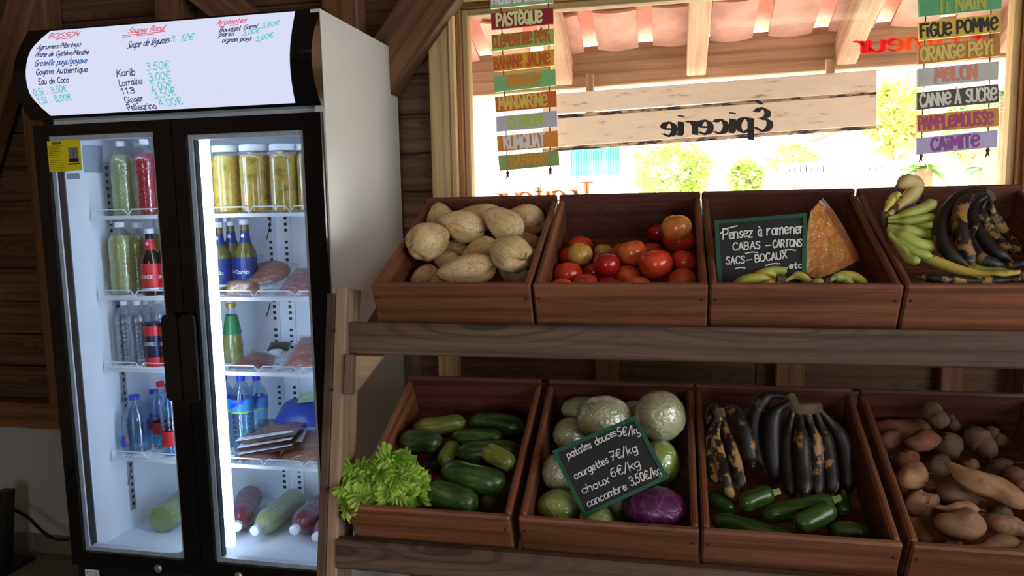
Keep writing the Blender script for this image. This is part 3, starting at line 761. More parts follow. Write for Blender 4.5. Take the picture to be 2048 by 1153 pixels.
# canopy with the lit sign
ZB, ZT2 = 2.09, 2.412
def cany(z):
    s = min(max((z - ZB) / (ZT2 - ZB), 0), 1)
    return 2.335 + .03 * s * s - .062 * math.sin(math.pi * s ** 0.92)
pf = [(cany(ZB + (ZT2 - ZB) * k / 14), ZB + (ZT2 - ZB) * k / 14) for k in range(15)]
prof = [V((0, y, z)) for y, z in pf] + [V((0, 2.42, ZT2)), V((0, 2.42, ZB))]
MB().prism([V((FX0 - .008, p.y, p.z)) for p in prof], (FX1 - FX0 + .006, 0, 0)).build('canopy', M_BLACK, fr, angle=35)
SX0, SX1, SZ0, SZ1 = -2.228, -1.222, 2.100, 2.404
rows = []
for i in range(13):
    z = SZ0 + (SZ1 - SZ0) * i / 12
    k = abs(2 * i / 12 - 1)
    ex = .05 * max(0, k - .45) ** 1.5                       # the sign's left end is rounded off
    row = []
    for j in range(25):
        t = j / 24; x = SX0 + ex * 2.2 + (SX1 + .014 * (1 - k * k) - SX0 - ex * 2.2) * t
        row.append(V((x, cany(z) - .002, z)))
    rows.append(row)
sg = MB().grid(rows).build('sign_panel', M_SIGN, fr)
sg['label'] = 'backlit white sign panel with handwritten price list'
# marker ink glows by itself, standing in for panel light shining through it
M_INK = emit('ink_navy', (66, 72, 130), 0.8); M_INKB = emit('ink_blue', (60, 106, 176), 0.8); M_INKR = emit('ink_red', (232, 92, 112), 0.9); M_INKT = emit('ink_teal', (96, 206, 214), 0.9)
def on_sign(a, b):
    u, v = a / 2.926, b / 2.926
    p = onY(u, v, 2.31)
    for _ in range(3): p = onY(u, v, cany(p.z))
    return p
def sign_surf(p): return V((p.x, cany(p.z) - .0035, p.z))
for s, a, b, cap, m, sl in [
 ('BOISSON', (287, 226), (460, 213), 32, M_INKR, 0), ('Agrumes/Moringa', (218, 293), (472, 272), 30, M_INK, .2), ('Prune de Cythère/Menthe', (210, 336), (522, 318), 30, M_INK, .2),
 ('Groseille pays/goyave', (207, 388), (510, 370), 34, M_INKB, .2), ('Goyave Authentique', (215, 440), (515, 422), 32, M_INK, .2), ('Eau de Coco', (232, 496), (408, 483), 32, M_INK, .15),
 ('0,5l . 3,50€', (208, 562), (402, 536), 34, M_INKT, .1), ('1,5l . 8,00€', (235, 609), (430, 586), 32, M_INKT, .1),
 ('Soupes Bocal', (752, 197), (962, 178), 36, M_INKR, .15), ('Soupe de légumes', (745, 286), (992, 250), 44, M_INK, .2), ('1l. 12€', (1000, 246), (1127, 236), 42, M_INKT, .1),
 ('Karib', (690, 451), (795, 441), 40, M_INK, .1), ('Lorraine', (705, 506), (840, 491), 36, M_INK, .1), ('113', (718, 552), (795, 546), 30, M_INK, .1), ('Ginger', (742, 606), (850, 590), 32, M_INK, .1), ('Pellegrino', (757, 648), (922, 636), 32, M_INK, .1),
 ('3.50€', (862, 415), (992, 401), 44, M_INKT, .05), ('3.00€', (878, 476), (1005, 461), 42, M_INKT, .05), ('2.00€', (892, 527), (1017, 513), 38, M_INKT, .05), ('3.50€', (912, 579), (1042, 556), 40, M_INKT, .05), ('4.00€', (943, 624), (1078, 612), 38, M_INKT, .05),
 ('Aromates', (1270, 150), (1440, 132), 36, M_INKR, .15), ('Bouquet Garni', (1287, 190), (1505, 166), 30, M_INK, .15), ('persil', (1285, 217), (1370, 208), 30, M_INK, .15), ('oignon pays', (1303, 250), (1472, 238), 28, M_INK, .15),
 ('3,80€', (1530, 166), (1632, 148), 30, M_INKT, .1), ('3,00€', (1422, 211), (1520, 192), 30, M_INKT, .1), ('3,00€', (1500, 246), (1600, 218), 32, M_INKT, .1)]:
    p = on_sign(*a); ex = ()
    if s == 'BOISSON': ex = ([(.3, -.3), (.42, -.3)], [(.5, -.3), (.64, -.32)], [(.7, -.3), (.85, -.3)])
    if s == 'Soupes Bocal': ex = ([(-.12, -.35), (1.05, -.25)], [(-.1, -.65), (.12, -.62)], [(.3, -.6), (.75, -.55)])
    if s == 'Aromates': ex = ([(.1, -.3), (.28, -.3)], [(.5, -.3), (.75, -.3)])
    lettering('lettering', s, p, on_sign(*b), (0, 0, 1), (0, -1, 0), px_at(p, cap / 2.926), px_at(p, 1.9), m, sg, surf=sign_surf, jit=.03, slant=sl, extra=ex)
# doors
def door(x0, x1, gx0, gx1, z0, z1, gz0, gz1):
    mb = MB()
    y0, y1 = FY, 2.378
    mb.box(x0, gx0, y0, y1, z0, z1); mb.box(gx1, x1, y0, y1, z0, z1); mb.box(gx0, gx1, y0, y1, z0, gz0); mb.box(gx0, gx1, y0, y1, gz1, z1)
    d = mb.build('door', M_BLACK, fr, smooth=False)
    MB().box(gx0, gx1, 2.336, 2.341, gz0, gz1).build('glass_pane', M_DGLASS, d, smooth=False)
    sp = MB(); w = .016
    for a, b, c, e in ((gx0, gx0 + w, gz0, gz1), (gx1 - w, gx1, gz0, gz1), (gx0 + w, gx1 - w, gz0, gz0 + w), (gx0 + w, gx1 - w, gz1 - w, gz1)): sp.box(a, b, 2.345, 2.372, c, e)
    sp.build('spacer_frame', M_SPAC, d, smooth=False)
    ga = MB(); a0, a1 = gx0 + w, gx1 - w
    for a, b, c, e in ((a0, a0 + .004, gz0 + w, gz1 - w), (a1 - .004, a1, gz0 + w, gz1 - w)): ga.box(a, b, 2.352, 2.376, c, e)
    ga.build('gasket', M_BLACKM, d, smooth=False)
    return d
zb = .385
d1 = door(-2.272, -1.7035, -2.218, -1.775, zb, 2.068, .442, 2.028)
d2 = door(-1.6995, -1.136, -1.648, -1.203, zb, 2.068, .442, 2.012)
def handle(x0, x1, z0, z1, d):
    bm = MB()
    pts = [(x0, z0 + .012), (x0 + .012, z0), (x1 - .008, z0), (x1, z0 + .008), (x1, z1 - .008), (x1 - .008, z1), (x0 + .012, z1), (x0, z1 - .012)]
    bm.prism([V((a, FY - .04, b)) for a, b in pts], (0, .012, 0)); bm.box(x0 + .02, x1 - .02, FY - .028, FY, z0 + .03, z0 + .06); bm.box(x0 + .02, x1 - .02, FY - .028, FY, z1 - .06, z1 - .03)
    bm.build('handle', M_BLACKM, d, smooth=False)
hz0, hz1 = onY(360, 803, 2.29).z, onY(360, 631, 2.29).z
handle(onY(326, 700, 2.29).x, -1.705, hz0, hz1, d1); handle(-1.698, onY(392, 715, 2.29).x, hz0, hz1, d2)
for d, (u, v) in ((d1, (317, 1138)), (d2, (478, 1153))):
    p = onY(u, v, FY); MB().lathe([(.016, 0), (.016, .004), (.012, .007), (.003, .008), (.003, .006), (0, .006)], 16, (p.x, FY, max(p.z, zb + .012)), (0, -1, 0)).build('lock', M_ALU, d)
st = thing  # ---- stickers
M_YEL = plain('sticker_yellow', (222, 206, 20), 0.5, .03); M_GREYP = plain('print_grey', (120, 122, 118), 0.6, .05); M_PAPER = plain('label_paper', (232, 232, 236), 0.6, .03)
q = [onY(93, 283, 2.333), onY(160, 279, 2.333), onY(164, 341, 2.333), onY(98, 345, 2.333)]
ck = MB().prism(q, (0, .001, 0)).build('caution_sticker', M_YEL, fr, smooth=False)
ck['label'] = 'yellow caution sticker with a small drawing of the fridge'
def stick_pt(a, b): return q[3] + (q[2] - q[3]) * a + (q[0] - q[3]) * b
def stick_box(a0, a1, b0, b1, m, nm, off=.0006):
    MB().prism([stick_pt(a0, b0) - V((0, off, 0)), stick_pt(a1, b0) - V((0, off, 0)), stick_pt(a1, b1) - V((0, off, 0)), stick_pt(a0, b1) - V((0, off, 0))], (0, .0004, 0)).build(nm, m, ck, smooth=False)
stick_box(.16, .42, .88, .96, M_BLK, 'print_block')
lettering('lettering', 'CAUTION', stick_pt(.19, .90) - V((0, .001, 0)), stick_pt(.39, .90) - V((0, .001, 0)), (0, 0, 1), (0, -1, 0), .0045, .0007, M_YEL, ck, lift=.0006)
for k in range(14):
    if k == 7: continue
    b = .82 - .058 * k
    stick_box(.05, random.uniform(.38, .53), b, b + .012, M_BLK, 'print_line')
stick_box(.64, .93, .30, .75, M_GREYP, 'drawing'); stick_box(.78, .79, .42, .72, M_BLK, 'drawing_line', .001); stick_box(.60, .96, .2, .24, M_BLK, 'drawing_line', .001); stick_box(.64, .93, .28, .40, M_SLOT, 'drawing', .001)
q2 = [onX(164, 290, IX0 + .002), onX(204, 292, IX0 + .002), onX(206, 345, IX0 + .002), onX(168, 345, IX0 + .002)]
o = MB().prism(q2, (.001, 0, 0)).build('rating_sticker', plain('sticker_greyblue', (150, 160, 172), .5), fr, smooth=False)
q3 = [onX(134, 347, IX0 + .002), onX(158, 346, IX0 + .002), onX(160, 358, IX0 + .002), onX(135, 359, IX0 + .002)]
MB().prism(q3, (.001, 0, 0)).build('barcode_sticker', plain('sticker_grey', (120, 128, 138), .5), fr, smooth=False)
e0, e1 = onY(170, 1139, 2.355), onY(198, 1141, 2.355)
el = MB().box(e0.x, e1.x, 2.354, 2.355, e0.z - .03, e0.z).build('energy_label', M_PAPER, fr, smooth=False)
lettering('lettering', '12G', (e0.x + .006, 2.3535, e0.z - .022), (e1.x - .006, 2.3535, e0.z - .022), (0, 0, 1), (0, -1, 0), .014, .002, M_GREYP, el)
# light bars
LX = onY(428, 680, 2.405).x
for x0, x1, y0, y1, z0, z1 in ((LX - .019, LX + .019, 2.405, 2.43, .47, 2.00), (-1.735, -1.708, 2.40, 2.43, .47, 2.00), (IX1 - .02, IX1 - .004, 2.397, 2.412, .47, 1.99)):
    o = MB().box(x0, x1, y0, y1, z0, z1).build('light_bar', M_LED if x0 != -1.735 else M_LED2, fr, smooth=False)
MB().box(-1.705, LX - .022, 2.385, 2.43, .43, 2.05).build('centre_mullion', M_LINER, fr, smooth=False)
MB().box(IX0 + .02, IX1 - .02, 2.398, 2.406, 2.035, 2.045).build('light_bar', M_LED, fr, smooth=False)
MB().box(-1.70, -1.645, 2.387, 2.397, .428, .47).build('mullion_bracket', M_ALU, fr, smooth=False)
# slotted shelf rails
def slot_rail(pts_box, slots, nm='shelf_rail', m=M_ALU):
    o = MB().box(*pts_box).build(nm, m, fr, smooth=False)
    sl = MB()
    for s in slots: sl.box(*s)
    sl.build('slots', M_SLOT, o, smooth=False); return o
yr = 2.585
slot_rail((IX0, IX0 + .006, yr, yr + .03, .50, 1.95), [(IX0 + .005, IX0 + .0075, yr + .009, yr + .021, .52 + .028 * k, .534 + .028 * k) for k in range(51)])
for u in (550, 581):
    x = onY(u, 650, IY1 - .01).x
    slot_rail((x - .022, x + .022, IY1 - .006, IY1, .45, 1.95), [(x - .007, x + .007, IY1 - .0075, IY1 - .005, .48 + .026 * k, .492 + .026 * k) for k in range(56) if k % 5 != 4], m=M_LINER)
x = onY(235, 650, IY1 - .01).x
# shelves
SH = [1.733, 1.418, 1.130, .763]
YSF = 2.50
def shelf(x0, x1, z, yf):
    sh = MB().box(x0, x1, yf - .004, yf + .004, z - .012, z + .002).build('shelf', M_WIREW, fr, smooth=False)
    gd = []
    zt = z + .026; n = max(2, round((x1 - x0) / .165))
    pts = [V((x0 + .004, yf, z)), V((x0 + .004, yf, zt))]
    w = (x1 - x0) / n
    for k in range(n):
        xa = x0 + w * k
        if k: pts += [V((xa + .018, yf, zt))]
        if k < n - 1: pts += [V((xa + w - .018, yf, zt)), V((xa + w, yf, z + .004))]
    pts += [V((x1 - .004, yf, zt)), V((x1 - .004, yf, z))]
    MB().tube(pts, .0024, 6).build('guard_wire', M_WIREW, sh)
    g = MB(); k = 0
    xx = x0 + .012
    while xx < x1 - .005:
        g.tube([(xx, yf, z), (xx, IY1 - .03, z)], .0020, 5); xx += .0165
    for yy in (yf + .10, yf + .25, IY1 - .04): g.tube([(x0, yy, z - .004), (x1, yy, z - .004)], .003, 6)
    g.build('wire_grid', M_WIREW, sh)
    MB().tube([(x0 + .004, IY1 - .03, z), (x0 + .004, IY1 - .03, z + .03), (x1 - .004, IY1 - .03, z + .03), (x1 - .004, IY1 - .03, z)], .0022, 6).build('back_wire', M_WIREW, sh)
    cl = MB()
    for xs in (x0, x1 - .012): cl.box(xs, xs + .012, 2.59, 2.62, z - .03, z - .006)
    cl.build('shelf_clip', M_ALU, sh, smooth=False)
for z in SH:
    shelf(IX0 + .008, -1.712, z, YSF); shelf(-1.690, IX1 - .006, z, YSF)
def tie(a, b, c): wire('cable_tie', [a, b, c], .0022, M_BLACKM, fr, 5, 4)
for zz in (1.40, 1.10, .75): tie(V((IX0 + .011, 2.60, zz)), V((IX0 + .016, 2.597, zz - .05)), V((IX0 + .011, 2.572, zz - .13)))
for u, v0, v1 in ((541, 437, 480), (540, 606, 634)): tie(onY(u, v0, IY1 - .012), onY(u - 3, (v0 + v1) / 2, IY1 - .02), onY(u - 8, v1, IY1 - .012))

# ------------------------------------------------------------------ bottles, jars and packs inside
M_PET = clear('clear_pet', (0.96, 0.98, 0.99, 1), 0.06, 0.95, 0.05, 25, 0.35)
M_PETB = clear('blue_pet', (0.74, 0.88, 0.97, 1), 0.06, 0.75, 0.05, 20, 0.25)
M_JARG = clear('jar_glass', (0.95, 0.97, 0.97, 1), 0.05, 0.6, 0.03)
M_CAPW = plain('white_cap', (236, 238, 242), 0.5, .02); M_CAPB = plain('blue_cap', (20, 60, 200), 0.4, .05); M_CAPR = plain('red_cap', (214, 44, 40), 0.4, .05); M_CAPG = plain('gold_cap', (176, 152, 62), 0.35, .1, 20, Metallic=0.5)
M_BROWNG = plain('brown_bottle_glass', (26, 12, 8), 0.06, .1); M_AMBER = plain('amber_bottle_glass', (96, 88, 36), 0.08, .1)
def pet_prof(r, h, ribs=9, neck=.30):
    P = [(r * .55, 0), (r * .93, .004), (r, .018)]
    n = ribs * 4
    for i in range(n + 1):
        t = i / n; z = .05 * h + t * .60 * h
        k = 1 - .06 * (0.5 - 0.5 * math.cos(2 * math.pi * i / 4)) - .05 * math.exp(-((t - .55) / .12) ** 2)
        P.append((r * k, z))
    P += [(r * .99, .70 * h), (r * .93, .75 * h), (r * .78, .81 * h), (r * .55, .865 * h), (r * neck * 1.15, .905 * h), (r * neck, .92 * h), (r * neck, .965 * h)]
    return P
def xyz(base, axis, d): return V(base) + V(axis).normalized() * d
def bottle(name, label, base, h, r, liq=None, fill=.86, cap=M_CAPW, shell=None, axis=(0, 0, 1), lab=None, prof=None, group=None, capr=.36, seg=18):
    shell = shell or M_PET
    t = thing(name, label, 'bottle', base, group)
    P = prof or pet_prof(r, h)
    MB().lathe(P, seg, base, axis).build('bottle_body', shell, t)
    if liq is not None:
        Q = [(max(a - .0025, .001) * .985, z + .002) for a, z in P if z < fill * h]
        MB().lathe([(0.001, Q[0][1])] + Q + [(0.001, Q[-1][1] + .001)], seg, base, axis).build('liquid', liq, t)
    if cap is not None:
        c = r * capr
        MB().lathe([(c, h * .925), (c * 1.05, h * .93), (c * 1.05, h * .995), (c * .9, h)], 16, base, axis).build('cap', cap, t, angle=30)
    if lab:
        def rad_at(z):
            for (a, za), (b, zb_) in zip(P, P[1:]):
                if za <= z <= zb_ and zb_ > za: return a + (b - a) * (z - za) / (zb_ - za)
            return P[-1][0]
        for i, (z0, z1, m) in enumerate(lab):
            zz = [(z0 + (z1 - z0) * k / 8) * h for k in range(9)]
            rr = [rad_at(z) for z in zz]
            if max(rr) - min(rr) < .006: rr = [max(rr)] * 9
            MB().lathe([(a + .0012, z) for a, z in zip(rr, zz)], seg, base, axis, cap=False).build('label_band', m, t)
    return t
LQ = {'green': liquid('juice_pale_green', (204, 212, 158)), 'olive': liquid('juice_olive', (176, 176, 92)), 'yellow': liquid('juice_pale_yellow', (222, 224, 156)), 'red': liquid('juice_red', (206, 44, 74)), 'rose': liquid('juice_rose', (176, 72, 86)), 'lime': liquid('juice_lime', (196, 206, 130))}
def stand(u, vtop, Y, wpx, zs):
    p = onY(u, vtop, Y); h = p.z - zs; r = px_at(p, wpx) / 2
    return (min(max(p.x, IX0 + .016 + r), IX1 - .012 - r), Y, zs + .0028), h, r
def put(name, label, u, vtop, Y, wpx, zs, **kw):
    b, h, r = stand(u, vtop, Y, wpx, zs); return bottle(name, label, b, h, r, **kw)
g = 'juice bottles in the fridge'
put('juice_bottle', 'pale green juice bottle at the front of the top left fridge shelf', 240, 284, 2.585, 47, SH[0], liq=LQ['green'], group=g)
put('juice_bottle', 'deep red juice bottle at the front of the top left fridge shelf', 287, 280, 2.585, 47, SH[0], liq=LQ['red'], group=g)
put('juice_bottle', 'olive juice bottle half hidden behind the pale green one on the top fridge shelf', 224, 288, 2.72, 36, SH[0], liq=LQ['olive'], group=g)
put('juice_bottle', 'yellowish juice bottle between the pale green and red ones, top fridge shelf, back row', 266, 286, 2.74, 36, SH[0], liq=LQ['yellow'], group=g)
put('juice_bottle', 'red juice bottle mostly hidden by the door stile, top left fridge shelf', 334, 283, 2.62, 44, SH[0], liq=LQ['red'], group=g)
put('juice_bottle', 'pale yellow juice bottle leftmost on the second fridge shelf', 215, 446, 2.575, 50, SH[1], liq=LQ['yellow'], group=g)
put('juice_bottle', 'olive juice bottle behind the pale yellow one on the second fridge shelf', 247, 448, 2.70, 42, SH[1], liq=LQ['olive'], group=g)
put('juice_bottle', 'olive juice bottle just left of the beers on the second fridge shelf', 271, 447, 2.60, 40, SH[1], liq=LQ['olive'], group=g)
put('juice_bottle', 'juice bottle of which only the cap shows behind the olive ones, second fridge shelf', 272, 446, 2.82, 38, SH[1], liq=LQ['olive'], group=g)
M_RLAB = plain('beer_label_red', (196, 34, 40), 0.4, .1, 20); M_BLLAB = plain('beer_label_blue', (24, 44, 108), 0.4, .1, 20); M_GLAB = plain('green_label', (34, 110, 66), 0.35, .1, 20); M_SILV = plain('silver_print', (206, 206, 210), .4, .05)
def beer_prof(r, h): return [(r * .9, 0), (r, .006), (r, .52 * h), (r * .95, .56 * h), (r * .62, .66 * h), (r * .44, .74 * h), (r * .40, .80 * h), (r * .38, .93 * h), (r * .43, .935 * h), (r * .43, .96 * h)]
def beer(label, u, vt, Y, w, zs, glass, lab, txt, tm, cap=M_SILV):
    b, h, r = stand(u, vt, Y, w, zs)
    t = bottle('beer_bottle', label, b, h, r, cap=cap, shell=glass, prof=beer_prof(r, h), lab=[(.10, .48, lab), (.68, .84, lab)], capr=.46, group='beer bottles in the fridge')
    B = V(b); zz = B.z + h * .26
    def on_bottle(p):
        d = V((p.x - B.x, p.y - B.y, 0)); a = (p.x - B.x) / r; a = max(-1.3, min(1.3, a))
        return V((B.x + math.sin(a) * (r + .002), B.y - math.cos(a) * (r + .002), p.z))
    lettering('lettering', txt, (B.x - r * .75, B.y - r, zz), (B.x + r * .75, B.y - r, zz), (0, 0, 1), (0, -1, 0), h * .045, h * .010, tm, t, surf=on_bottle)
    MB().lathe([(r + .0018, h * .085), (r + .0018, h * .115)], 18, b, (0, 0, 1), cap=False).build('label_band', tm, t)
    MB().ball((B.x, B.y - r * .42, B.z + h * .77), (r * .2, .002, r * .24), nu=10, nv=6).build('badge', tm, t)
beer('dark brown beer bottle with red label and white badge, second fridge shelf', 297, 459, 2.56, 39, SH[1], M_BROWNG, M_RLAB, 'BLONDE', M_SILV)
beer('dark beer bottle with red label half cut off by the fridge door stile', 327, 459, 2.585, 38, SH[1], M_BROWNG, M_RLAB, 'BLONDE', M_SILV)
for lab_, u, vt, Y in (('beer bottle with blue label beside the fridge light bar', 436, 446, 2.66), ('blue-necked beer bottle in the middle of the three behind the ham pack', 460, 442, 2.72), ('blue-necked beer bottle rightmost of the three behind the ham pack', 488, 440, 2.68)):
    beer(lab_, u, vt, Y, 41, SH[1], M_AMBER, M_BLLAB, 'Carib', M_SILV)
g = 'clear water bottles in the fridge'
M_WAT = liquid('clear_water', (216, 226, 236), .05, 4, .7)
M_CLOUD = clear('cloudy_water', (0.80, 0.85, 0.90, 1), 0.10, 0.6, .15, 30, .3)
for lab_, u, vt, Y, w in (('clear water bottle with white cap, leftmost on the third fridge shelf', 234, 602, 2.575, 41), ('clear bottle beside the cans on the third fridge shelf', 273, 602, 2.575, 40), ('clear bottle standing behind two others on the third fridge shelf', 258, 601, 2.71, 34), ('clear bottle behind the energy cans', 314, 600, 2.74, 44)):
    put('water_bottle', lab_, u, vt, Y, w, SH[2], liq=M_CLOUD, fill=.8, group=g)
def can(label, u, vt, Y, w):
    b, h, r = stand(u, vt, Y, w, SH[2]); B = V(b)
    t = thing('drink_can', label, 'can', b, 'drink cans in the fridge')
    MB().lathe([(r * .8, 0), (r, .01), (r, h * .94), (r * .86, h * .985), (r * .88, h), (r * .8, h * .99), (0.001, h * .985)], 18, b).build('can_body', plain('can_navy', (26, 30, 70), .3, .1, 10, Metallic=.4), t)
    MB().lathe([(r + .0008, h * .72), (r + .0008, h * .94)], 18, b, cap=False).build('label_band', M_RLAB, t)
    MB().lathe([(r + .0008, h * .02), (r + .0008, h * .22)], 18, b, cap=False).build('label_band', M_RLAB, t)
    def s_(p):
        a = max(-1.3, min(1.3, (p.x - B.x) / r)); return V((B.x + math.sin(a) * (r + .002), B.y - math.cos(a) * (r + .002), p.z))
    lettering('lettering', 'TURBO', (B.x - r * .7, B.y - r, B.z + h * .50), (B.x + r * .8, B.y - r, B.z + h * .50), (0, 0, 1), (0, -1, 0), h * .07, h * .014, M_SILV, t, surf=s_)
can('red and navy drink can on the third fridge shelf', 305, 647, 2.56, 36)
can('drink can half hidden behind the fridge handle', 334, 648, 2.575, 36)
g = 'blue water bottles in the fridge'
def soda_prof(r, h): return [(r * .6, 0), (r * .95, .006), (r, .03), (r * .97, .2 * h), (r, .3 * h), (r, .55 * h), (r * .97, .62 * h), (r * .8, .73 * h), (r * .5, .85 * h), (r * .33, .91 * h), (r * .32, .96 * h)]
M_LOGO = plain('label_blue_logo', (28, 70, 190), .4, .1, 8); M_LOGOO = plain('label_orange', (232, 84, 50), .4, .05)
M_BWAT = clear('blue_water', (0.76, 0.90, 0.97, 1), 0.08, 0.5, .1, 18, .3)
b, h, r = stand(246, 791, 2.575, 53, SH[3])
t = bottle('water_bottle', 'wide blue water bottle with blue cap, front of the fourth fridge shelf', b, h, r, liq=M_BWAT, fill=.75, cap=M_CAPB, shell=M_PETB, prof=soda_prof(r, h), group=g)
MB().ball((b[0] - r * .45, b[1] - r * .85, b[2] + h * .22), (.018, .006, .026), nu=10, nv=6).build('label_logo', M_LOGO, t); MB().ball((b[0] - r * .1, b[1] - r * .98, b[2] + h * .30), (.008, .004, .009), nu=8, nv=6).build('label_logo', M_LOGOO, t)
b, h, r = stand(286, 780, 2.70, 46, SH[3]); bottle('water_bottle', 'blue water bottle with blue cap standing behind, fourth fridge shelf', b, h, r, liq=M_BWAT, fill=.75, cap=M_CAPB, shell=M_PETB, prof=soda_prof(r, h), group=g, lab=[(.3, .5, M_LOGO)])
b, h, r = stand(308, 767, 2.80, 40, SH[3]); bottle('water_bottle', 'blue-capped bottle at the back left of the red capped one', b, h, r, liq=M_BWAT, fill=.75, cap=M_CAPB, shell=M_PETB, prof=soda_prof(r, h), group=g)
put('water_bottle', 'red-capped water bottle with red label on the fourth fridge shelf', 320, 765, 2.63, 40, SH[3], liq=M_BWAT, cap=M_CAPR, shell=M_PETB, lab=[(.24, .42, M_RLAB)], group=g)
b, h, r = stand(337, 776, 2.56, 40, SH[3])
t = bottle('water_bottle', 'red-labelled water bottle at the shelf front, partly behind the door stile', b, h, r, liq=M_BWAT, cap=M_CAPR, shell=M_PETB, lab=[(.16, .38, M_RLAB)], group=g)
# jars
t_ = NT('pickled_vegetables')
vv = t_.coords((1, 1, 1)); n1 = t_.new('TexVoronoi', Vector=vv, Scale=46.0).outputs['Color']; n2 = t_.noise(vv, 26, 4, .7)
cc = t_.ramp(n2, [(.25, lin((96, 96, 30))), (.42, lin((200, 160, 42))), (.55, lin((222, 190, 84))), (.68, lin((212, 120, 40))), (.8, lin((120, 130, 40)))])
cc = t_.mixc(.18, cc, t_.mixc(1.0, (.9, .62, .16, 1), n1, 'MULTIPLY'))
bb = t_.bsdf(cc, .35); t_.link(t_.bump(n2, .5, .01), bb.inputs['Normal']); M_VEG = t_.done(bb)
for i, (u, vt, Y, w) in enumerate(((450, 294, 2.585, 56), (507, 292, 2.575, 60), (567, 291, 2.575, 60), (622, 290, 2.575, 60))):
    b, h, r = stand(u, vt, Y, w, SH[0])
    P = [(r * .8, 0), (r * .97, .006), (r, .02), (r, .78 * h), (r * .95, .84 * h), (r * .84, .885 * h), (r * .84, .93 * h)]
    t = thing('pickle_jar', ['jar of pickled vegetables nearest the fridge light bar', 'second jar of pickled vegetables from the light bar', 'third jar of pickled vegetables from the light bar', 'jar of pickled vegetables half hidden by the right door stile'][i], 'jar', b, 'jars of pickles on the top fridge shelf')
    MB().lathe(P, 24, b).build('jar_glass', M_JARG, t)
    MB().lathe([(.001, .004)] + [(a * .965, z + .003) for a, z in P if z < .86 * h] + [(.001, .85 * h)], 24, b).build('pickles', M_VEG, t)
    MB().lathe([(r * .90, .905 * h), (r * .93, .91 * h), (r * .93, .985 * h), (r * .88, h), (.001, h)], 24, b).build('lid', M_CAPW, t, angle=30)
# juice bottle with green label, water six-pack
b, h, r = stand(461, 608, 2.68, 40, SH[2])
t = bottle('juice_bottle', 'glass juice bottle with green label and gold cap on the right third shelf', b, h, r, liq=LQ['olive'], fill=.8, cap=M_CAPG, shell=M_JARG, prof=[(r * .9, 0), (r, .006), (r * .98, .35 * h), (r * .86, .5 * h), (r * .66, .7 * h), (r * .45, .84 * h), (r * .38, .9 * h), (r * .38, .96 * h)], group='juice bottles in the fridge', lab=[(.48, .80, M_GLAB)], capr=.44)
M_WLAB = plain('water_label_blue', (60, 130, 210), .4, .15, 20); M_WLABG = plain('water_label_green', (120, 190, 80), .4, .1, 20)
for i, (u, Y, w) in enumerate(((446, 2.68, 40), (481, 2.66, 44), (512, 2.74, 40))):
    b, h, r = stand(u, 752, Y, w, SH[3])
    t = bottle('water_bottle', ['label-wrapped water bottle nearest the light bar, right fourth shelf', 'middle label-wrapped water bottle on the right fourth shelf', 'label-wrapped water bottle beside the blue bag, right fourth shelf'][i], b, h, r, liq=M_BWAT, cap=M_CAPB, shell=M_PETB, lab=[(.52, .545, M_WLABG), (.55, .70, M_WLAB)], group='label-wrapped water bottles')
    B = V(b)
    def s_(p, B=B, r=r):
        a = max(-1.3, min(1.3, (p.x - B.x) / r)); return V((B.x + math.sin(a) * (r + .003), B.y - math.cos(a) * (r + .003), p.z))
    lettering('lettering', 'CHAMP', (B.x - r * .8, B.y - r, B.z + h * .58), (B.x + r * .8, B.y - r, B.z + h * .66), (0, 0, 1), (0, -1, 0), h * .05, h * .012, M_CAPB, t, surf=s_)
# bottles lying on the fridge floor
def lying(label, capuv, Ycap, enduv, Yend, rpx, liq, base_front=False):
    zf = IZ0
    p = onY(*capuv, Ycap); r = px_at(p, rpx)
    a = V((onY(*capuv, Ycap).x, Ycap, zf + r + .001)); e = V((onY(*enduv, Yend).x, Yend, zf + r + .001))
    L = (a - e).length
    if base_front: bottle('juice_bottle', label, tuple(a), L, r, liq=liq, fill=.9, axis=tuple(e - a), group='juice bottles lying on the fridge floor')
    else: bottle('juice_bottle', label, tuple(e), L, r, liq=liq, fill=.9, axis=tuple(a - e), group='juice bottles lying on the fridge floor')
lying('pale yellow juice bottle lying alone on the left of the fridge floor', (322, 1052), 2.55, (400, 985), 2.86, 29, LQ['lime'], True)
lying('rose juice bottle lying beside the light bar on the fridge floor', (472, 1040), 2.55, (500, 980), 2.86, 27, LQ['rose'])
lying('pale green juice bottle lying in the middle of the right fridge floor', (507, 1044), 2.53, (592, 985), 2.86, 27, LQ['green'])
lying('rose juice bottle lying right of the pale green one on the fridge floor', (586, 1043), 2.56, (655, 985), 2.86, 27, LQ['rose'])
lying('rose juice bottle whose cap peeks out behind the rack post', (629, 1052), 2.53, (690, 990), 2.80, 24, LQ['rose'])
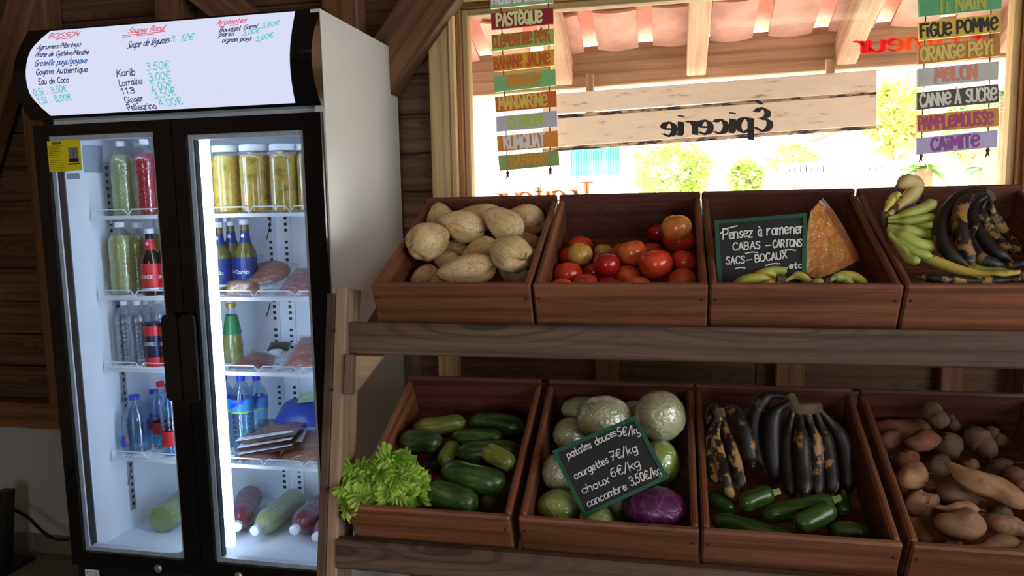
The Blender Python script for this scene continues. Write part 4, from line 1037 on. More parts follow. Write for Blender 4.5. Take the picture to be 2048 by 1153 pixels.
# packs
def meat(name, c1, c2, c3, sc=18):
    t = NT(name); n = t.noise(t.coords((1, 2.2, 1)), sc, 4, .6, 1.5)
    return t.done(t.bsdf(t.ramp(n, [(.3, lin(c1)), (.52, lin(c2)), (.68, lin(c3))]), .35))
M_HAM = meat('smoked_ham', (104, 66, 52), (134, 92, 74), (172, 132, 110), 14); M_BACON = meat('bacon', (140, 62, 74), (164, 92, 98), (222, 192, 186), 22); M_DRY = meat('dried_meat', (96, 40, 34), (120, 60, 46), (150, 92, 70), 16); M_FISH = meat('smoked_fish', (124, 74, 46), (158, 104, 66), (190, 146, 100), 12); M_SAL = meat('cured_ham', (150, 76, 66), (182, 112, 94), (216, 168, 142), 14)
M_FILM = clear('vacuum_film', (0.97, 0.97, 0.98, 1), 0.08, 0.45, 0.12, 30, 0.6)
def sheet(P, n=9, bulge=0.0, shape=None):
    rows = []
    nrm = (P[1] - P[0]).cross(P[3] - P[0]).normalized()
    if nrm.z < 0: nrm = -nrm
    for i in range(n):
        a = i / (n - 1); row = []
        for j in range(n):
            b = j / (n - 1)
            aa, bb = a, b
            p = (P[0] * (1 - bb) + P[1] * bb) * (1 - aa) + (P[3] * (1 - bb) + P[2] * bb) * aa
            k = (1 - (2 * a - 1) ** 4) * (1 - (2 * b - 1) ** 4)
            row.append(p + nrm * bulge * k)
        rows.append(row)
    return rows, nrm
def inset(P, k, rnd=False):
    c = (P[0] + P[1] + P[2] + P[3]) / 4; return [c + (p - c) * k for p in P]
def pack(label, corners, m, th=.012, k=.84, tags=(), cat='food pack', name='vacuum_pack', oval=False, film=True):
    P = [onY(u, v, Y) for u, v, Y in corners]
    zs_ = max([z for z in SH if z < sum(p.z for p in P) / 4 + .03])
    lift_ = max(0, zs_ + .0065 - min(p.z for p in P)); P = [p + V((0, 0, lift_)) for p in P]
    for p in P: p.x = min(p.x, IX1 - .02)
    c = (P[0] + P[1] + P[2] + P[3]) / 4
    t = thing(name, label, cat, (c.x, c.y, min(p.z for p in P) - .002), 'packs of cured meat in the fridge')
    Q = inset(P, k); nrm = sheet(Q)[1]
    mb = MB()
    if oval:
        ex, ey = (Q[1] - Q[0] + Q[2] - Q[3]) / 4, (Q[3] - Q[0] + Q[2] - Q[1]) / 4
        mb.ball(c + nrm * th * .5, (1, 1, 1), None, 20, 8, (ex, ey, nrm * th * .8))
    else:
        top, _ = sheet(Q, 9, th); bot, _ = sheet(Q, 9, -.001); mb.grid(top); mb.grid(bot[::-1])
    mb.build('filling', m, t)
    if film:
        top, _ = sheet(P, 9, th + .003); bot, _ = sheet(P, 9, -.003)
        MB().grid(top).grid(bot[::-1]).build('film', M_FILM, t)
    for (a0, a1, b0, b1, mm) in tags:
        def bil(a, b): return (P[0] * (1 - a) + P[1] * a) * (1 - b) + (P[3] * (1 - a) + P[2] * a) * b + nrm * (th + .006)
        tg = MB().prism([bil(a0, b0), bil(a1, b0), bil(a1, b1), bil(a0, b1)], nrm * .0008).build('paper_label', mm, t, smooth=False)
        for q_ in range(4):
            f = .2 + .18 * q_
            A = bil(a0 + (a1 - a0) * .1, b0 + (b1 - b0) * f) + nrm * .0014; B_ = bil(a0 + (a1 - a0) * random.uniform(.5, .9), b0 + (b1 - b0) * f) + nrm * .0014
            C_ = (bil(a0, b1) - bil(a0, b0)) * .03
            MB().prism([A, B_, B_ + C_, A + C_], nrm * .0003).build('print_line', M_GREYP, tg, smooth=False)
pack('big oval slice of smoked ham in a vacuum pack, right second shelf', [(455, 582, 2.60), (585, 578, 2.60), (600, 528, 2.80), (510, 516, 2.84)], M_HAM, .022, .80, [(.1, .4, .86, .98, M_PAPER)], oval=True)
pack('small plastic tub of meat wrapped in film in front of the ham slice', [(447, 592, 2.53), (525, 592, 2.53), (524, 566, 2.58), (452, 566, 2.58)], M_FISH, .03, .86, name='food_tub', oval=False)
pack('vacuum pack of streaky bacon beside the right door stile', [(548, 594, 2.54), (650, 594, 2.54), (650, 536, 2.76), (592, 540, 2.76)], M_BACON, .018, .92)
pack('triangular vacuum pack of dark dried meat, right third shelf', [(448, 745, 2.53), (548, 747, 2.53), (560, 718, 2.70), (506, 708, 2.74)], M_DRY, .016, .86)
pack('vacuum pack of pink cured ham at the right end of the third shelf', [(558, 746, 2.53), (655, 746, 2.53), (655, 672, 2.78), (602, 676, 2.80)], M_SAL, .02, .88)
pack('flat dark tin at the back of the right third shelf', [(532, 703, 2.86), (577, 703, 2.86), (584, 685, 2.94), (541, 685, 2.94)], plain('dark_tin', (58, 54, 30), .3, .2, 10), .014, .96, name='flat_tin', cat='tin', film=False)
pack('white paper wrapped parcel behind the dried meat pack', [(530, 722, 2.72), (556, 724, 2.72), (568, 704, 2.82), (540, 706, 2.82)], M_PAPER, .012, .94, name='paper_parcel', cat='parcel', film=False)
pack('blue plastic bag with a green leaf emblem at the back of the fourth shelf', [(536, 858, 2.72), (640, 856, 2.72), (645, 792, 2.90), (565, 812, 2.92)], plain('blue_bag', (44, 70, 160), .3, .2, 10), .05, .94, [(.55, .9, .45, .8, plain('leaf_emblem', (170, 200, 160), .4, .2, 20))], name='frozen_bag', cat='bag', film=False)
for i, (dv, dy, m) in enumerate(((0, 0, M_FISH), (14, -.012, M_DRY), (27, -.02, M_FISH))):
    pack(['topmost brown vacuum pack of the stack on the right fourth shelf', 'second brown vacuum pack of the stack on the right fourth shelf', 'third brown vacuum pack down in the stack on the fourth shelf'][i],
         [(466 + i * 3, 892 + dv, 2.56 + dy), (590, 872 + dv, 2.57 + dy), (622, 836 + dv, 2.80 + dy), (522, 838 + dv, 2.83 + dy)], m, .008, .93, [(.05, .95, .02, .14, M_PAPER)])
pack('golden smoked fish pack with white paper label at the right end of the fourth shelf', [(548, 930, 2.53), (650, 935, 2.53), (652, 862, 2.76), (596, 862, 2.78)], M_FISH, .016, .9, [(-.05, .45, .45, .95, M_PAPER)])
pack('small brown vacuum pack with paper tag at the front of the fourth shelf', [(468, 935, 2.52), (560, 935, 2.525), (575, 898, 2.66), (500, 894, 2.66)], M_DRY, .01, .9, [(.2, .8, .55, .9, M_PAPER)])

# cable and stand left of the fridge
wire('power_cable', [onY(14, 1014, 2.98), onY(55, 1035, 2.97), onY(90, 1068, 2.95), onY(120, 1080, 2.93), onY(160, 1074, 2.90)], .008, M_BLACKM, None, 8, 6)
props(bpy.data.objects['power_cable'], 'black power cable looping along the wall left of the fridge', 'cable')
sd0 = thing('floor_stand', 'black tapering stand at the left edge by the plaster wall', 'stand', onY(8, 1150, 2.9))
p0, p1 = onY(8, 1175, 2.9), onY(6, 985, 2.9)
p0.z = .02
MB().prism([V((p0.x - .10, 2.86, .02)), V((p0.x + .06, 2.86, .02)), V((p1.x + .02, 2.90, p1.z)), V((p1.x - .04, 2.90, p1.z))], (0, .05, 0)).build('column', M_BLACKM, sd0, smooth=False)
MB().box(p0.x - .14, p0.x + .10, 2.78, 3.0, 0, .02).build('base_plate', M_BLACKM, sd0, smooth=False)
# ------------------------------------------------------------------ produce rack
TILT = math.radians(24)
D = V((0, math.cos(TILT), math.sin(TILT))); N = V((0, -math.sin(TILT), math.cos(TILT)))
UP_Y, UP_Z = 1.80, 1.548
LO_Y, LO_Z = 1.67, 0.995
rk = thing('produce_rack', 'slanted wooden produce rack with two tiers holding crates', 'rack', (0, 1.7, 0))
SLP = .194
def lean(z, off=0.0): return 1.80 + (z - 1.50) * SLP + off
ax = V((0, SLP, 1)).normalized(); fn = V((0, -1, SLP)).normalized()
for xs in (-0.858, 1.02):
    board('post', (xs - .016, lean(0, .05), 0.0), (xs - .016, lean(1.515, .05), 1.515), (1, 0, 0), .10, .024, M_RACK, rk, .003)
    board('post', (xs + .012, lean(0, .05), 0.0), (xs + .012, lean(1.53, .05), 1.53), (1, 0, 0), .10, .030, M_RACKL, rk, .003)
    xr = xs + .012
    for (cy, cz) in ((UP_Y, UP_Z), (LO_Y, LO_Z)):
        # tilted bearer under the crates, back leg and gusset
        a = V((xs + .045 if xs < 0 else xs - .045, cy, cz)) - N * .185 - D * .02
        board('bearer', a, a + D * .62, N, .034, .05, M_RACK, rk, .003)
    s = 1 if xs < 0 else -1
    board('back_leg', (xs, 2.40, 0), (xs, 2.36, 1.60), (1, 0, 0), .07, .04, M_RACK, rk, .003)
    g0 = V((xr + s * .016, lean(1.37), 1.355))
    MB().prism([V((g0.x, g0.y + .012, 1.36)), V((g0.x + s * .10, g0.y + .012, 1.36)), V((g0.x, lean(1.25) + .012, 1.235))], (0, .03, 0)).build('gusset', M_RACKL, rk, smooth=False)
    board('block', (g0.x + s * .016, lean(1.36) + .006, 1.366), (g0.x + s * .016, lean(1.25) + .006, 1.265), fn, .022, .03, M_RACK, rk, .002)
def rail(zc, h, y, nm='front_rail'):
    board(nm, (-.832, y, zc), (1.00, y, zc), (0, -1, .1), h, .036, M_RACK, rk, .004)
rail((onY(690, 651, 1.80).z + onY(690, 706, 1.80).z) / 2, .084, 1.822)
rail(onY(700, 1112, 1.67).z, .075, 1.685)
for y, z in ((2.36, UP_Z - .16 + .02), (2.24, LO_Z - .16 + .02)):
    board('rear_rail', (-.84, y, z), (1.01, y, z), (0, -1, 0), .07, .035, M_RACK, rk, .003)
for u, v in ((668, 663), (655, 980), (664, 780)):
    p = onY(u, v, lean(onY(u, v, 1.78).z, -.004)); MB().lathe([(.0045, 0), (.0045, .003), (.001, .003)], 10, (p.x, p.y, p.z), (0, -1, 0)).build('screw', M_SCREW, rk)

# ------------------------------------------------------------------ crates
CW, CL, CH, TK = .424, .545, .152, .018
class Crate: pass
def crate(x0, cy, cz, label, back_dark=False):
    c = Crate(); c.x0 = x0; c.x1 = x0 + CW; c.F = V((0, cy, cz))       # F: line of the front board's top edge
    c.B = c.F - N * (CH - TK)                                           # a point of the floor's upper face
    base = V((x0 + CW / 2, cy, cz)) - N * CH
    t = thing('wooden_crate', label, 'crate', base, 'wooden produce crates'); c.t = t
    def P(x, d, h): return V((x, 0, 0)) + c.F + D * d - N * (CH - h)    # h above the underside
    c.P = P
    m = M_CRATE
    board('front_board', P(c.x0, TK / 2, CH / 2), P(c.x1, TK / 2, CH / 2), -D, CH, TK, m, t, .005)
    board('back_board', P(c.x0, CL - TK / 2, CH / 2 + .004), P(c.x1, CL - TK / 2, CH / 2 + .004), -D, CH + .008, TK, M_CRATED, t, .005)
    for x in (c.x0 + TK / 2, c.x1 - TK / 2):
        board('side_board', P(x, TK + .0005, CH / 2 - .001), P(x, CL - TK - .0005, CH / 2 - .001), (1, 0, 0), CH - .004, TK, m, t, .006)
    nb = 5; wd = (CL - 2 * TK) / nb
    for k in range(nb):
        d = TK + wd * (k + .5)
        board('bottom_slat', P(c.x0 + TK + .001, d, TK / 2), P(c.x1 - TK - .001, d, TK / 2), N, wd - .006, TK - .004, M_CRATE, t, .002)
    for x in (c.x0 + .014, c.x1 - .014):
        for hh in (.112,):
            MB().lathe([(.0042, 0), (.0036, .0016), (.001, .0012)], 10, P(x, 0, hh), -D).build('screw', M_SCREW, t)
    return c
def cp(c, u, v, h): return onP(u, v, c.B + N * h, N)          # photo point at height h over the crate floor
def cd(c, u, v, d): return onP(u, v, c.F + D * d, D)          # photo point at depth d in the crate
UPX = [-.761, -.331, .097, .526]; LOX = [-.797, -.353, .078, .520]
UC = [crate(x, UP_Y, UP_Z, 'reddish wooden crate of %s on the upper tier' % s) for x, s in zip(UPX, ('pale chayotes', 'tomatoes', 'bananas and pumpkin', 'green bananas and blackened plantains'))]
LC = [crate(x, LO_Y, LO_Z, 'reddish wooden crate of %s on the lower tier' % s) for x, s in zip(LOX, ('cucumbers and lettuce', 'cabbages', 'plantains and courgettes', 'sweet potatoes'))]

# ------------------------------------------------------------------ produce shapes
def frame_of(axis, up=(0, 0, 1)):
    X = V(axis).normalized(); Z = V(up); Z = Z - X * Z.dot(X)
    if Z.length < 1e-3: Z = V((0, 1, 0)) - X * X.y
    Z.normalize(); return X, Z.cross(X), Z
def swept(pts, radf, seg=14, n=18, wob=0.0, seed=0, cross=None, side=None):
    P = cat_rom(pts, max(2, n // max(1, len(pts) - 1)))
    m = len(P); rr = []
    for i in range(m):
        t = i / (m - 1); rr.append(max(radf(t), 1e-4))
    mb = MB()
    def cr(a, t):
        k = cross(a, t) if cross else 1.0
        if wob: k *= 1 + wob * noise.noise(V((math.cos(a) * 1.3 + seed, math.sin(a) * 1.3, t * 5 + seed * 3.1)))
        return k
    return mb.tube(P, rr, seg, True, cr, side)
def cap_prof(t, e=.14, p=.5):
    t = min(max(t, 0.0), 1.0)
    return max(0.0, 1 - ((e - t) / e) ** 2) ** p if t < e else (max(0.0, 1 - ((t - (1 - e)) / e) ** 2) ** p if t > 1 - e else 1.0)

PILE = []   # (thing, crate, [(centre, radius), ...]) so that the heaps can be settled without clipping
# -- chayotes
t_ = NT('chayote_skin')
nd = t_.noise(t_.coords(), 14, 3, .5)
def ridge(vec, sc, wdt):
    n_ = t_.noise(vec, sc, 3, .55, 1.0)
    a_ = t_.new('Math', _operation='SUBTRACT', i0=n_, i1=.5); b_ = t_.new('Math', _operation='ABSOLUTE', i0=a_.outputs[0])
    return t_.ramp(b_.outputs[0], [(0.0, (0, 0, 0, 1)), (wdt, (1, 1, 1, 1))])
l1 = ridge(t_.coords((9, 24, 24)), 1.6, .035); l2 = ridge(t_.coords((22, 30, 30)), 1.9, .025)
ln_ = t_.mixc(.5, l1, l2, 'MULTIPLY')
cc = t_.mixc(ln_, lin((186, 146, 96)), t_.ramp(nd, [(.3, lin((212, 176, 122))), (.7, lin((232, 206, 160)))]))
bb = t_.bsdf(cc, .5); t_.link(t_.bump(ln_, .35, .004), bb.inputs['Normal']); M_CHAY = t_.done(bb)
M_SPROUT = plain('sprout_green', (110, 150, 60), .6, .2, 20)
def chayote(label, c, uv, h, lpx, wpx, ang, tow=0.0, sprout=False, seed=0):
    """ang: direction of the narrow end in the photo (degrees, 0 = right, 90 = up); tow: how far the blunt end points at the viewer"""
    p = cp(c, *uv, h); L = px_at(p, lpx); r = px_at(p, wpx) / 2
    a = math.radians(ang)
    axd = (_R * math.cos(a) + _U * math.sin(a)) * math.cos(tow) + _F * math.sin(tow)
    X, Y, Z = frame_of(axd, -_F + _U * .5)
    t = thing('chayote', label, 'chayote', p, 'chayotes in the first upper crate')
    L = max(L, r * 2.2) if tow < .5 else r * 2.7
    rows = []; nu, nv = 28, 22
    for i in range(nv + 1):
        th = math.pi * i / nv; s = -math.cos(th)                     # -1 blunt end .. +1 narrow end
        row = []
        for j in range(nu):
            ph = 2 * math.pi * j / nu
            rad = math.sin(th) * (1.0 - .26 * s - .06 * s * s)
            fur = 0
            for k_, ph0 in enumerate((.4, 1.7, 2.9, 4.1, 5.4)):
                fur += math.exp(-((math.atan2(math.sin(ph - ph0), math.cos(ph - ph0))) / .16) ** 2)
            rad *= 1 - .11 * fur * (.5 - .5 * s) - .02 * fur
            rad *= 1 + .07 * noise.noise(V((math.cos(ph) + seed * 3, math.sin(ph), s * 1.4)))
            xx = s * L / 2
            if s < -.55: xx += (abs(s) - .55) * .55 * L * .5 * math.exp(-(math.sin(ph - .6) / .33) ** 2)   # mouth-like crease at the blunt end
            row.append(p + X * xx + Y * (math.cos(ph) * rad * r * 1.06) + Z * (math.sin(ph) * rad * r))
        rows.append(row)
    Mx = Matrix(((X.x, Y.x, Z.x, p.x), (X.y, Y.y, Z.y, p.y), (X.z, Y.z, Z.z, p.z), (0, 0, 0, 1))); t.matrix_world = Mx; W[t] = Mx
    MB().grid(rows, True).build('skin', M_CHAY, t)
    PILE.append((t, c, [(p + X * (L / 2 - r * .95) * k_, r * (.97 - .22 * k_)) for k_ in (-.8, -.3, .2, .75)]))
    if sprout:
        e = p - X * L * .44
        MB().tube(cat_rom([e, e - X * .015 + Z * .01, e - X * .02 + Z * .028 - Y * .01], 4), [.003] * 8 + [.001], 6).build('sprout', M_SPROUT, t)
CHY = [
 ('front left chayote lying low against the front board', (857, 556), .040, 62, 46, 200, 0, 0),
 ('pale chayote cut off by the front board beside the long one', (880, 566), .030, 56, 40, 170, 0, 0),
 ('chayote low in the front right corner of its crate', (1030, 560), .034, 70, 46, 150, 0, 0),
 ('shaded chayote deep in the gap at the centre of the pile', (905, 505), .045, 66, 48, 180, 0, 0),
 ('chayote peeking out above the long front one', (893, 522), .055, 60, 40, 160, 0, 0),
 ('chayote half hidden under the pile by the right side board', (1054, 505), .05, 56, 50, 30, 0, 0),
 ('pale chayote behind the creased ones at the right side board', (1054, 480), .06, 62, 52, 20, 0, 0),
 ('small chayote at the far left back of the pile', (886, 446), .075, 60, 52, 100, 0, 0),
 ('round sprouting chayote leaning on the left side board', (858, 492), .115, 84, 74, 30, .75, 1),
 ('chayote in the middle of the pile', (963, 497), .085, 82, 58, 205, 0, 0),
 ('long grooved chayote at the front of the pile', (935, 541), .085, 122, 62, 188, 0, 0),
 ('creased sprouting chayote facing the viewer at front right', (1024, 521), .10, 82, 74, 150, .8, 1),
 ('long chayote at the back, under the top ones', (966, 424), .095, 100, 50, 178, 0, 0),
 ('plump chayote alone at the back right corner', (1052, 437), .075, 84, 60, 175, 0, 0),
 ('chayote standing up at the back left of the top ones', (906, 436), .07, 58, 46, 80, 0, 0),
 ('smooth egg-like chayote on top at the left', (927, 457), .125, 96, 62, 165, 0, 0),
 ('chayote with a split end on top at the right', (1007, 459), .12, 90, 60, 145, 0, 0),
]
for i, (lab_, uv, h, l, w, a, tw, sp_) in enumerate(CHY): chayote(lab_, UC[0], uv, h, l, w, a, tw, bool(sp_), i)

# -- tomatoes
def tomato_mat(name, c1, c2, c3):
    t = NT(name); n = t.noise(t.coords(), 22, 3, .5)
    b = t.bsdf(t.ramp(n, [(.3, lin(c1)), (.52, lin(c2)), (.72, lin(c3))]), .22); b.inputs['Coat Weight'].default_value = .3
    return t.done(b)
TM = {'r': tomato_mat('tomato_red', (196, 50, 30), (212, 66, 38), (222, 92, 52)), 'o': tomato_mat('tomato_orange', (212, 84, 46), (222, 106, 58), (226, 136, 78)), 'd': tomato_mat('tomato_dark_red', (150, 18, 22), (172, 28, 26), (188, 44, 34)), 'y': tomato_mat('tomato_yellow', (206, 150, 72), (214, 176, 98), (208, 120, 60)), 'g': tomato_mat('tomato_green_shoulder', (206, 96, 48), (212, 130, 64), (150, 142, 60))}
TOM = [
 (515, 620, 112, 'r', .030, 'bright red tomato at the back left of the heap'), (440, 690, 104, 'r', .030, 'red tomato touching the left side board, above the yellow one'), (520, 765, 116, 'y', .055, 'yellow ripening tomato lying among the red ones at left'),
 (770, 655, 90, 'y', .028, 'small pale yellow tomato alone at the back'), (765, 745, 94, 'r', .028, 'red tomato right in front of the small pale one'), (412, 885, 136, 'r', .040, 'large red tomato by the front left corner'),
 (655, 870, 104, 'd', .028, 'dark red tomato left of the darkest shiny one'), (810, 835, 124, 'd', .060, 'darkest shiny tomato with a bright highlight'), (360, 1000, 110, 'o', .038, 'orange-red tomato half hidden by the front board at the far left'),
 (575, 990, 118, 'r', .038, 'red tomato behind the front board, second from left'), (840, 985, 116, 'd', .038, 'red tomato behind the middle of the front board'), (985, 690, 122, 'r', .034, 'red tomato at the back centre behind the orange one'),
 (1055, 750, 132, 'o', .062, 'orange tomato left of the biggest one'), (1040, 890, 114, 'o', .034, 'orange tomato below the pale orange one'), (1112, 985, 134, 'o', .040, 'orange tomato with a stem dot behind the front board'),
 (1275, 655, 104, 'r', .030, 'red tomato behind the biggest one'), (1312, 815, 158, 'r', .075, 'biggest round red tomato of the heap'), (1395, 480, 92, 'd', .030, 'shaded tomato tucked in the far back right corner'),
 (1552, 612, 146, 'r', .042, 'large red tomato against the right side board at the back'), (1590, 745, 118, 'd', .034, 'shaded red tomato by the right side board, mid depth'), (1600, 830, 112, 'r', .040, 'tomato with a cracked top by the right side board'),
 (1570, 920, 136, 'o', .040, 'orange tomato low in the front right corner'), (1560, 1040, 150, 'o', .042, 'orange-red tomato mostly hidden by the front board at far right'),
 (1532, 400, 142, 'g', .125, 'ribbed tomato with green shoulders perched at the back right'),
 (1470, 520, 110, 'd', .035, 'tomato hidden beneath the ribbed green-shouldered one'),
]
for i, (a, b, r, k, h, lab_) in enumerate(TOM):
    c = UC[1]; p = cp(c, 1060 + a / 5.24, 380 + b / 5.24, h); R = px_at(p, r / 5.24) * 1.15
    dm = (p - c.F).dot(D); dx = max(c.x0 + TK + R * .96, min(c.x1 - TK - R * .96, p.x)); p.x = dx
    if dm < TK + R: p = p + D * (TK + R - dm) + N * .026
    X, Y, Z = frame_of(V((random.uniform(-.5, .5), random.uniform(-.5, .5), 0)) + V((0, 0, .01)), (random.uniform(-.4, .4), random.uniform(-.6, .2), 1))
    lob = 5 if k == 'g' else 4; amp = .075 if k == 'g' else .018
    t = thing('tomato', lab_, 'tomato', p, 'tomatoes in the second upper crate')
    def f(d, lob=lob, amp=amp, i=i):
        ph = math.atan2(d.y, d.x); z = d.z
        k_ = 1 - amp * (math.cos(ph * lob + i) * .5 + .5) * (.4 + .6 * abs(z))
        if z > .55: k_ *= 1 - .16 * ((z - .55) / .45) ** 2
        return k_ * (1 + .02 * noise.noise(d * 1.5 + V((i, 0, 0))))
    MB().ball(p, (R, R, R * .92), f, 24, 16, (X, Y, Z)).build('flesh', TM[k], t)
    PILE.append((t, c, [(p, R * .97)]))
    e = p + Z * R * .92 * .84
    MB().lathe([(R * .09, 0), (R * .05, R * .02), (.0005, R * .01)], 8, e, Z).build('stem_scar', plain('stem_scar', (120, 90, 46), .8) if i == 0 else bpy.data.materials['stem_scar'], t)

# -- cucumbers, courgettes
def cuke_mat(name, c1, c2, c3, rough=.3):
    t = NT(name); n = t.noise(t.coords((.35, 1.6, 1.6)), 38, 5, .62); n2 = t.noise(t.coords(), 90, 2)
    c = t.ramp(n, [(.34, lin(c1)), (.54, lin(c2)), (.70, lin(c3))])
    b = t.bsdf(c, rough); t.link(t.bump(n2, .12, .002), b.inputs['Normal']); return t.done(b)
M_CUKE = cuke_mat('cucumber_dark', (34, 54, 24), (54, 82, 34), (104, 124, 56)); M_CUKEY = cuke_mat('cucumber_yellowish', (74, 86, 30), (104, 112, 44), (146, 144, 70))
M_COUR = cuke_mat('courgette_dark', (26, 46, 20), (40, 66, 26), (74, 100, 40), .22); M_COURL = cuke_mat('courgette_light', (36, 58, 20), (54, 80, 28), (92, 114, 46), .25)
M_STEMG = plain('stem_green', (134, 150, 84), .7, .2, 20)
def gherkin(name, label, cat, group, c, a, b, ha, hb, wpx, m, seed, bend=.1, stem=False, e=.22, taper=0.0):
    P0, P1 = cp(c, *a, ha), cp(c, *b, hb); mid = (P0 + P1) / 2; r = px_at(mid, wpx) / 2
    L = (P1 - P0).length
    if L < r * 3.2:                                    # seen end-on: give it its true length into the crate
        P1 = P0 + (P1 - P0).normalized() * r * .6 + D * r * 3.6; mid = (P0 + P1) / 2; L = (P1 - P0).length
    ex = (P1 - P0).normalized()
    side = ex.cross(N).normalized()
    pts = [P0, mid + side * bend * L * .5 + N * .03 * L, P1]
    t = thing(name, label, cat, mid, group)
    # local frame along the fruit, so that the streaks follow it
    mb = swept(pts, lambda s: r * cap_prof(s, e) * (1 - taper * s), 16, 20, .05, seed)
    X, Y, Z = frame_of(ex, N)
    Mx = Matrix(((X.x, Y.x, Z.x, mid.x), (X.y, Y.y, Z.y, mid.y), (X.z, Y.z, Z.z, mid.z), (0, 0, 0, 1)))
    t.matrix_world = Mx; W[t] = Mx
    mb.build('skin', m, t)
    PILE.append((t, c, [(q_, r * .98) for q_ in cat_rom([pts[0] + (pts[1] - pts[0]).normalized() * r * .8, pts[1], pts[2] + (pts[1] - pts[2]).normalized() * r * .8], 3)]))
    if stem:
        q = P1; d = (pts[2] - pts[1]).normalized()
        MB().tube([q - d * .012, q + d * .006, q + d * .016], [r * .5, r * .34, r * .38], 6).build('stem_stub', M_STEMG, t, angle=25)
    else:
        MB().ball(P0, r * .10, nu=8, nv=6).build('blossom_scar', M_STEMG, t)
def q1(a, b): return (640 + a / 2.663, 720 + b / 2.663)
CUK = [
 ((485, 392), (775, 345), .06, .06, 92, M_CUKEY, 'yellow-green cucumber at the back left'), ((795, 335), (1095, 375), .04, .04, 112, M_CUKE, 'dark cucumber furthest back on the right'),
 ((690, 425), (975, 425), .055, .055, 92, M_CUKE, 'dark cucumber lying across the middle back'), ((465, 455), (690, 475), .045, .05, 112, M_CUKE, 'very dark cucumber behind the lettuce'),
 ((722, 505), (1072, 490), .075, .07, 122, M_CUKE, 'thick cucumber lying across under the short right-hand one'), ((590, 550), (650, 585), .04, .04, 66, M_CUKE, 'cucumber end peeking out beside the lettuce'),
 ((868, 535), (1035, 625), .11, .10, 98, M_CUKEY, 'short lighter cucumber slanting down at the right'), ((645, 555), (735, 585), .06, .06, 92, M_CUKEY, 'small light cucumber seen end-on in the middle'),
 ((662, 610), (1012, 690), .085, .08, 134, M_CUKE, 'large glossy cucumber in the middle front'), ((585, 695), (868, 770), .065, .06, 140, M_CUKE, 'large glossy cucumber touching the lettuce, front'),
 ((868, 775), (988, 825), .05, .04, 84, M_CUKEY, 'lighter cucumber in the front right corner'), ((590, 800), (695, 815), .035, .035, 70, M_CUKE, 'cucumber low behind the front board next to the lettuce'), ((715, 830), (925, 850), .035, .035, 84, M_CUKE, 'cucumber lying along the front board'),
]
for i, (a, b, ha, hb, w, m, lab_) in enumerate(CUK): gherkin('cucumber', lab_, 'cucumber', 'cucumbers in the first lower crate', LC[0], q1(*a), q1(*b), ha, hb, w / 2.663 * 1.08, m, i, .06 * (-1) ** i, False, .26)
def q3(a, b): return (1370 + a / 2.663, 720 + b / 2.663)
COU = [
 ((130, 715), (270, 800), .05, .05, 90, M_COUR, False, 'dark courgette slanting down at the left of the front'), ((265, 790), (450, 720), .06, .07, 105, M_COURL, True, 'light green courgette with cut stem pointing right'),
 ((430, 850), (825, 760), .05, .07, 110, M_COURL, True, 'green courgette lying behind, stem to the right'), ((820, 815), (955, 835), .06, .06, 80, M_COUR, True, 'dark courgette with cut stem at the right back'),
 ((580, 905), (790, 800), .075, .085, 116, M_COURL, False, 'glossy green courgette in the middle of the front'), ((745, 900), (975, 920), .065, .06, 116, M_COUR, False, 'dark shiny courgette in the front right corner'),
 ((125, 835), (600, 965), .08, .05, 108, M_COUR, False, 'longest courgette lying along the front board'),
]
for i, (a, b, ha, hb, w, m, sm, lab_) in enumerate(COU): gherkin('courgette', lab_, 'courgette', 'courgettes in the third lower crate', LC[2], q3(*a), q3(*b), ha, hb, w / 2.663, m, 40 + i, .07 * (-1) ** i, sm, .25)

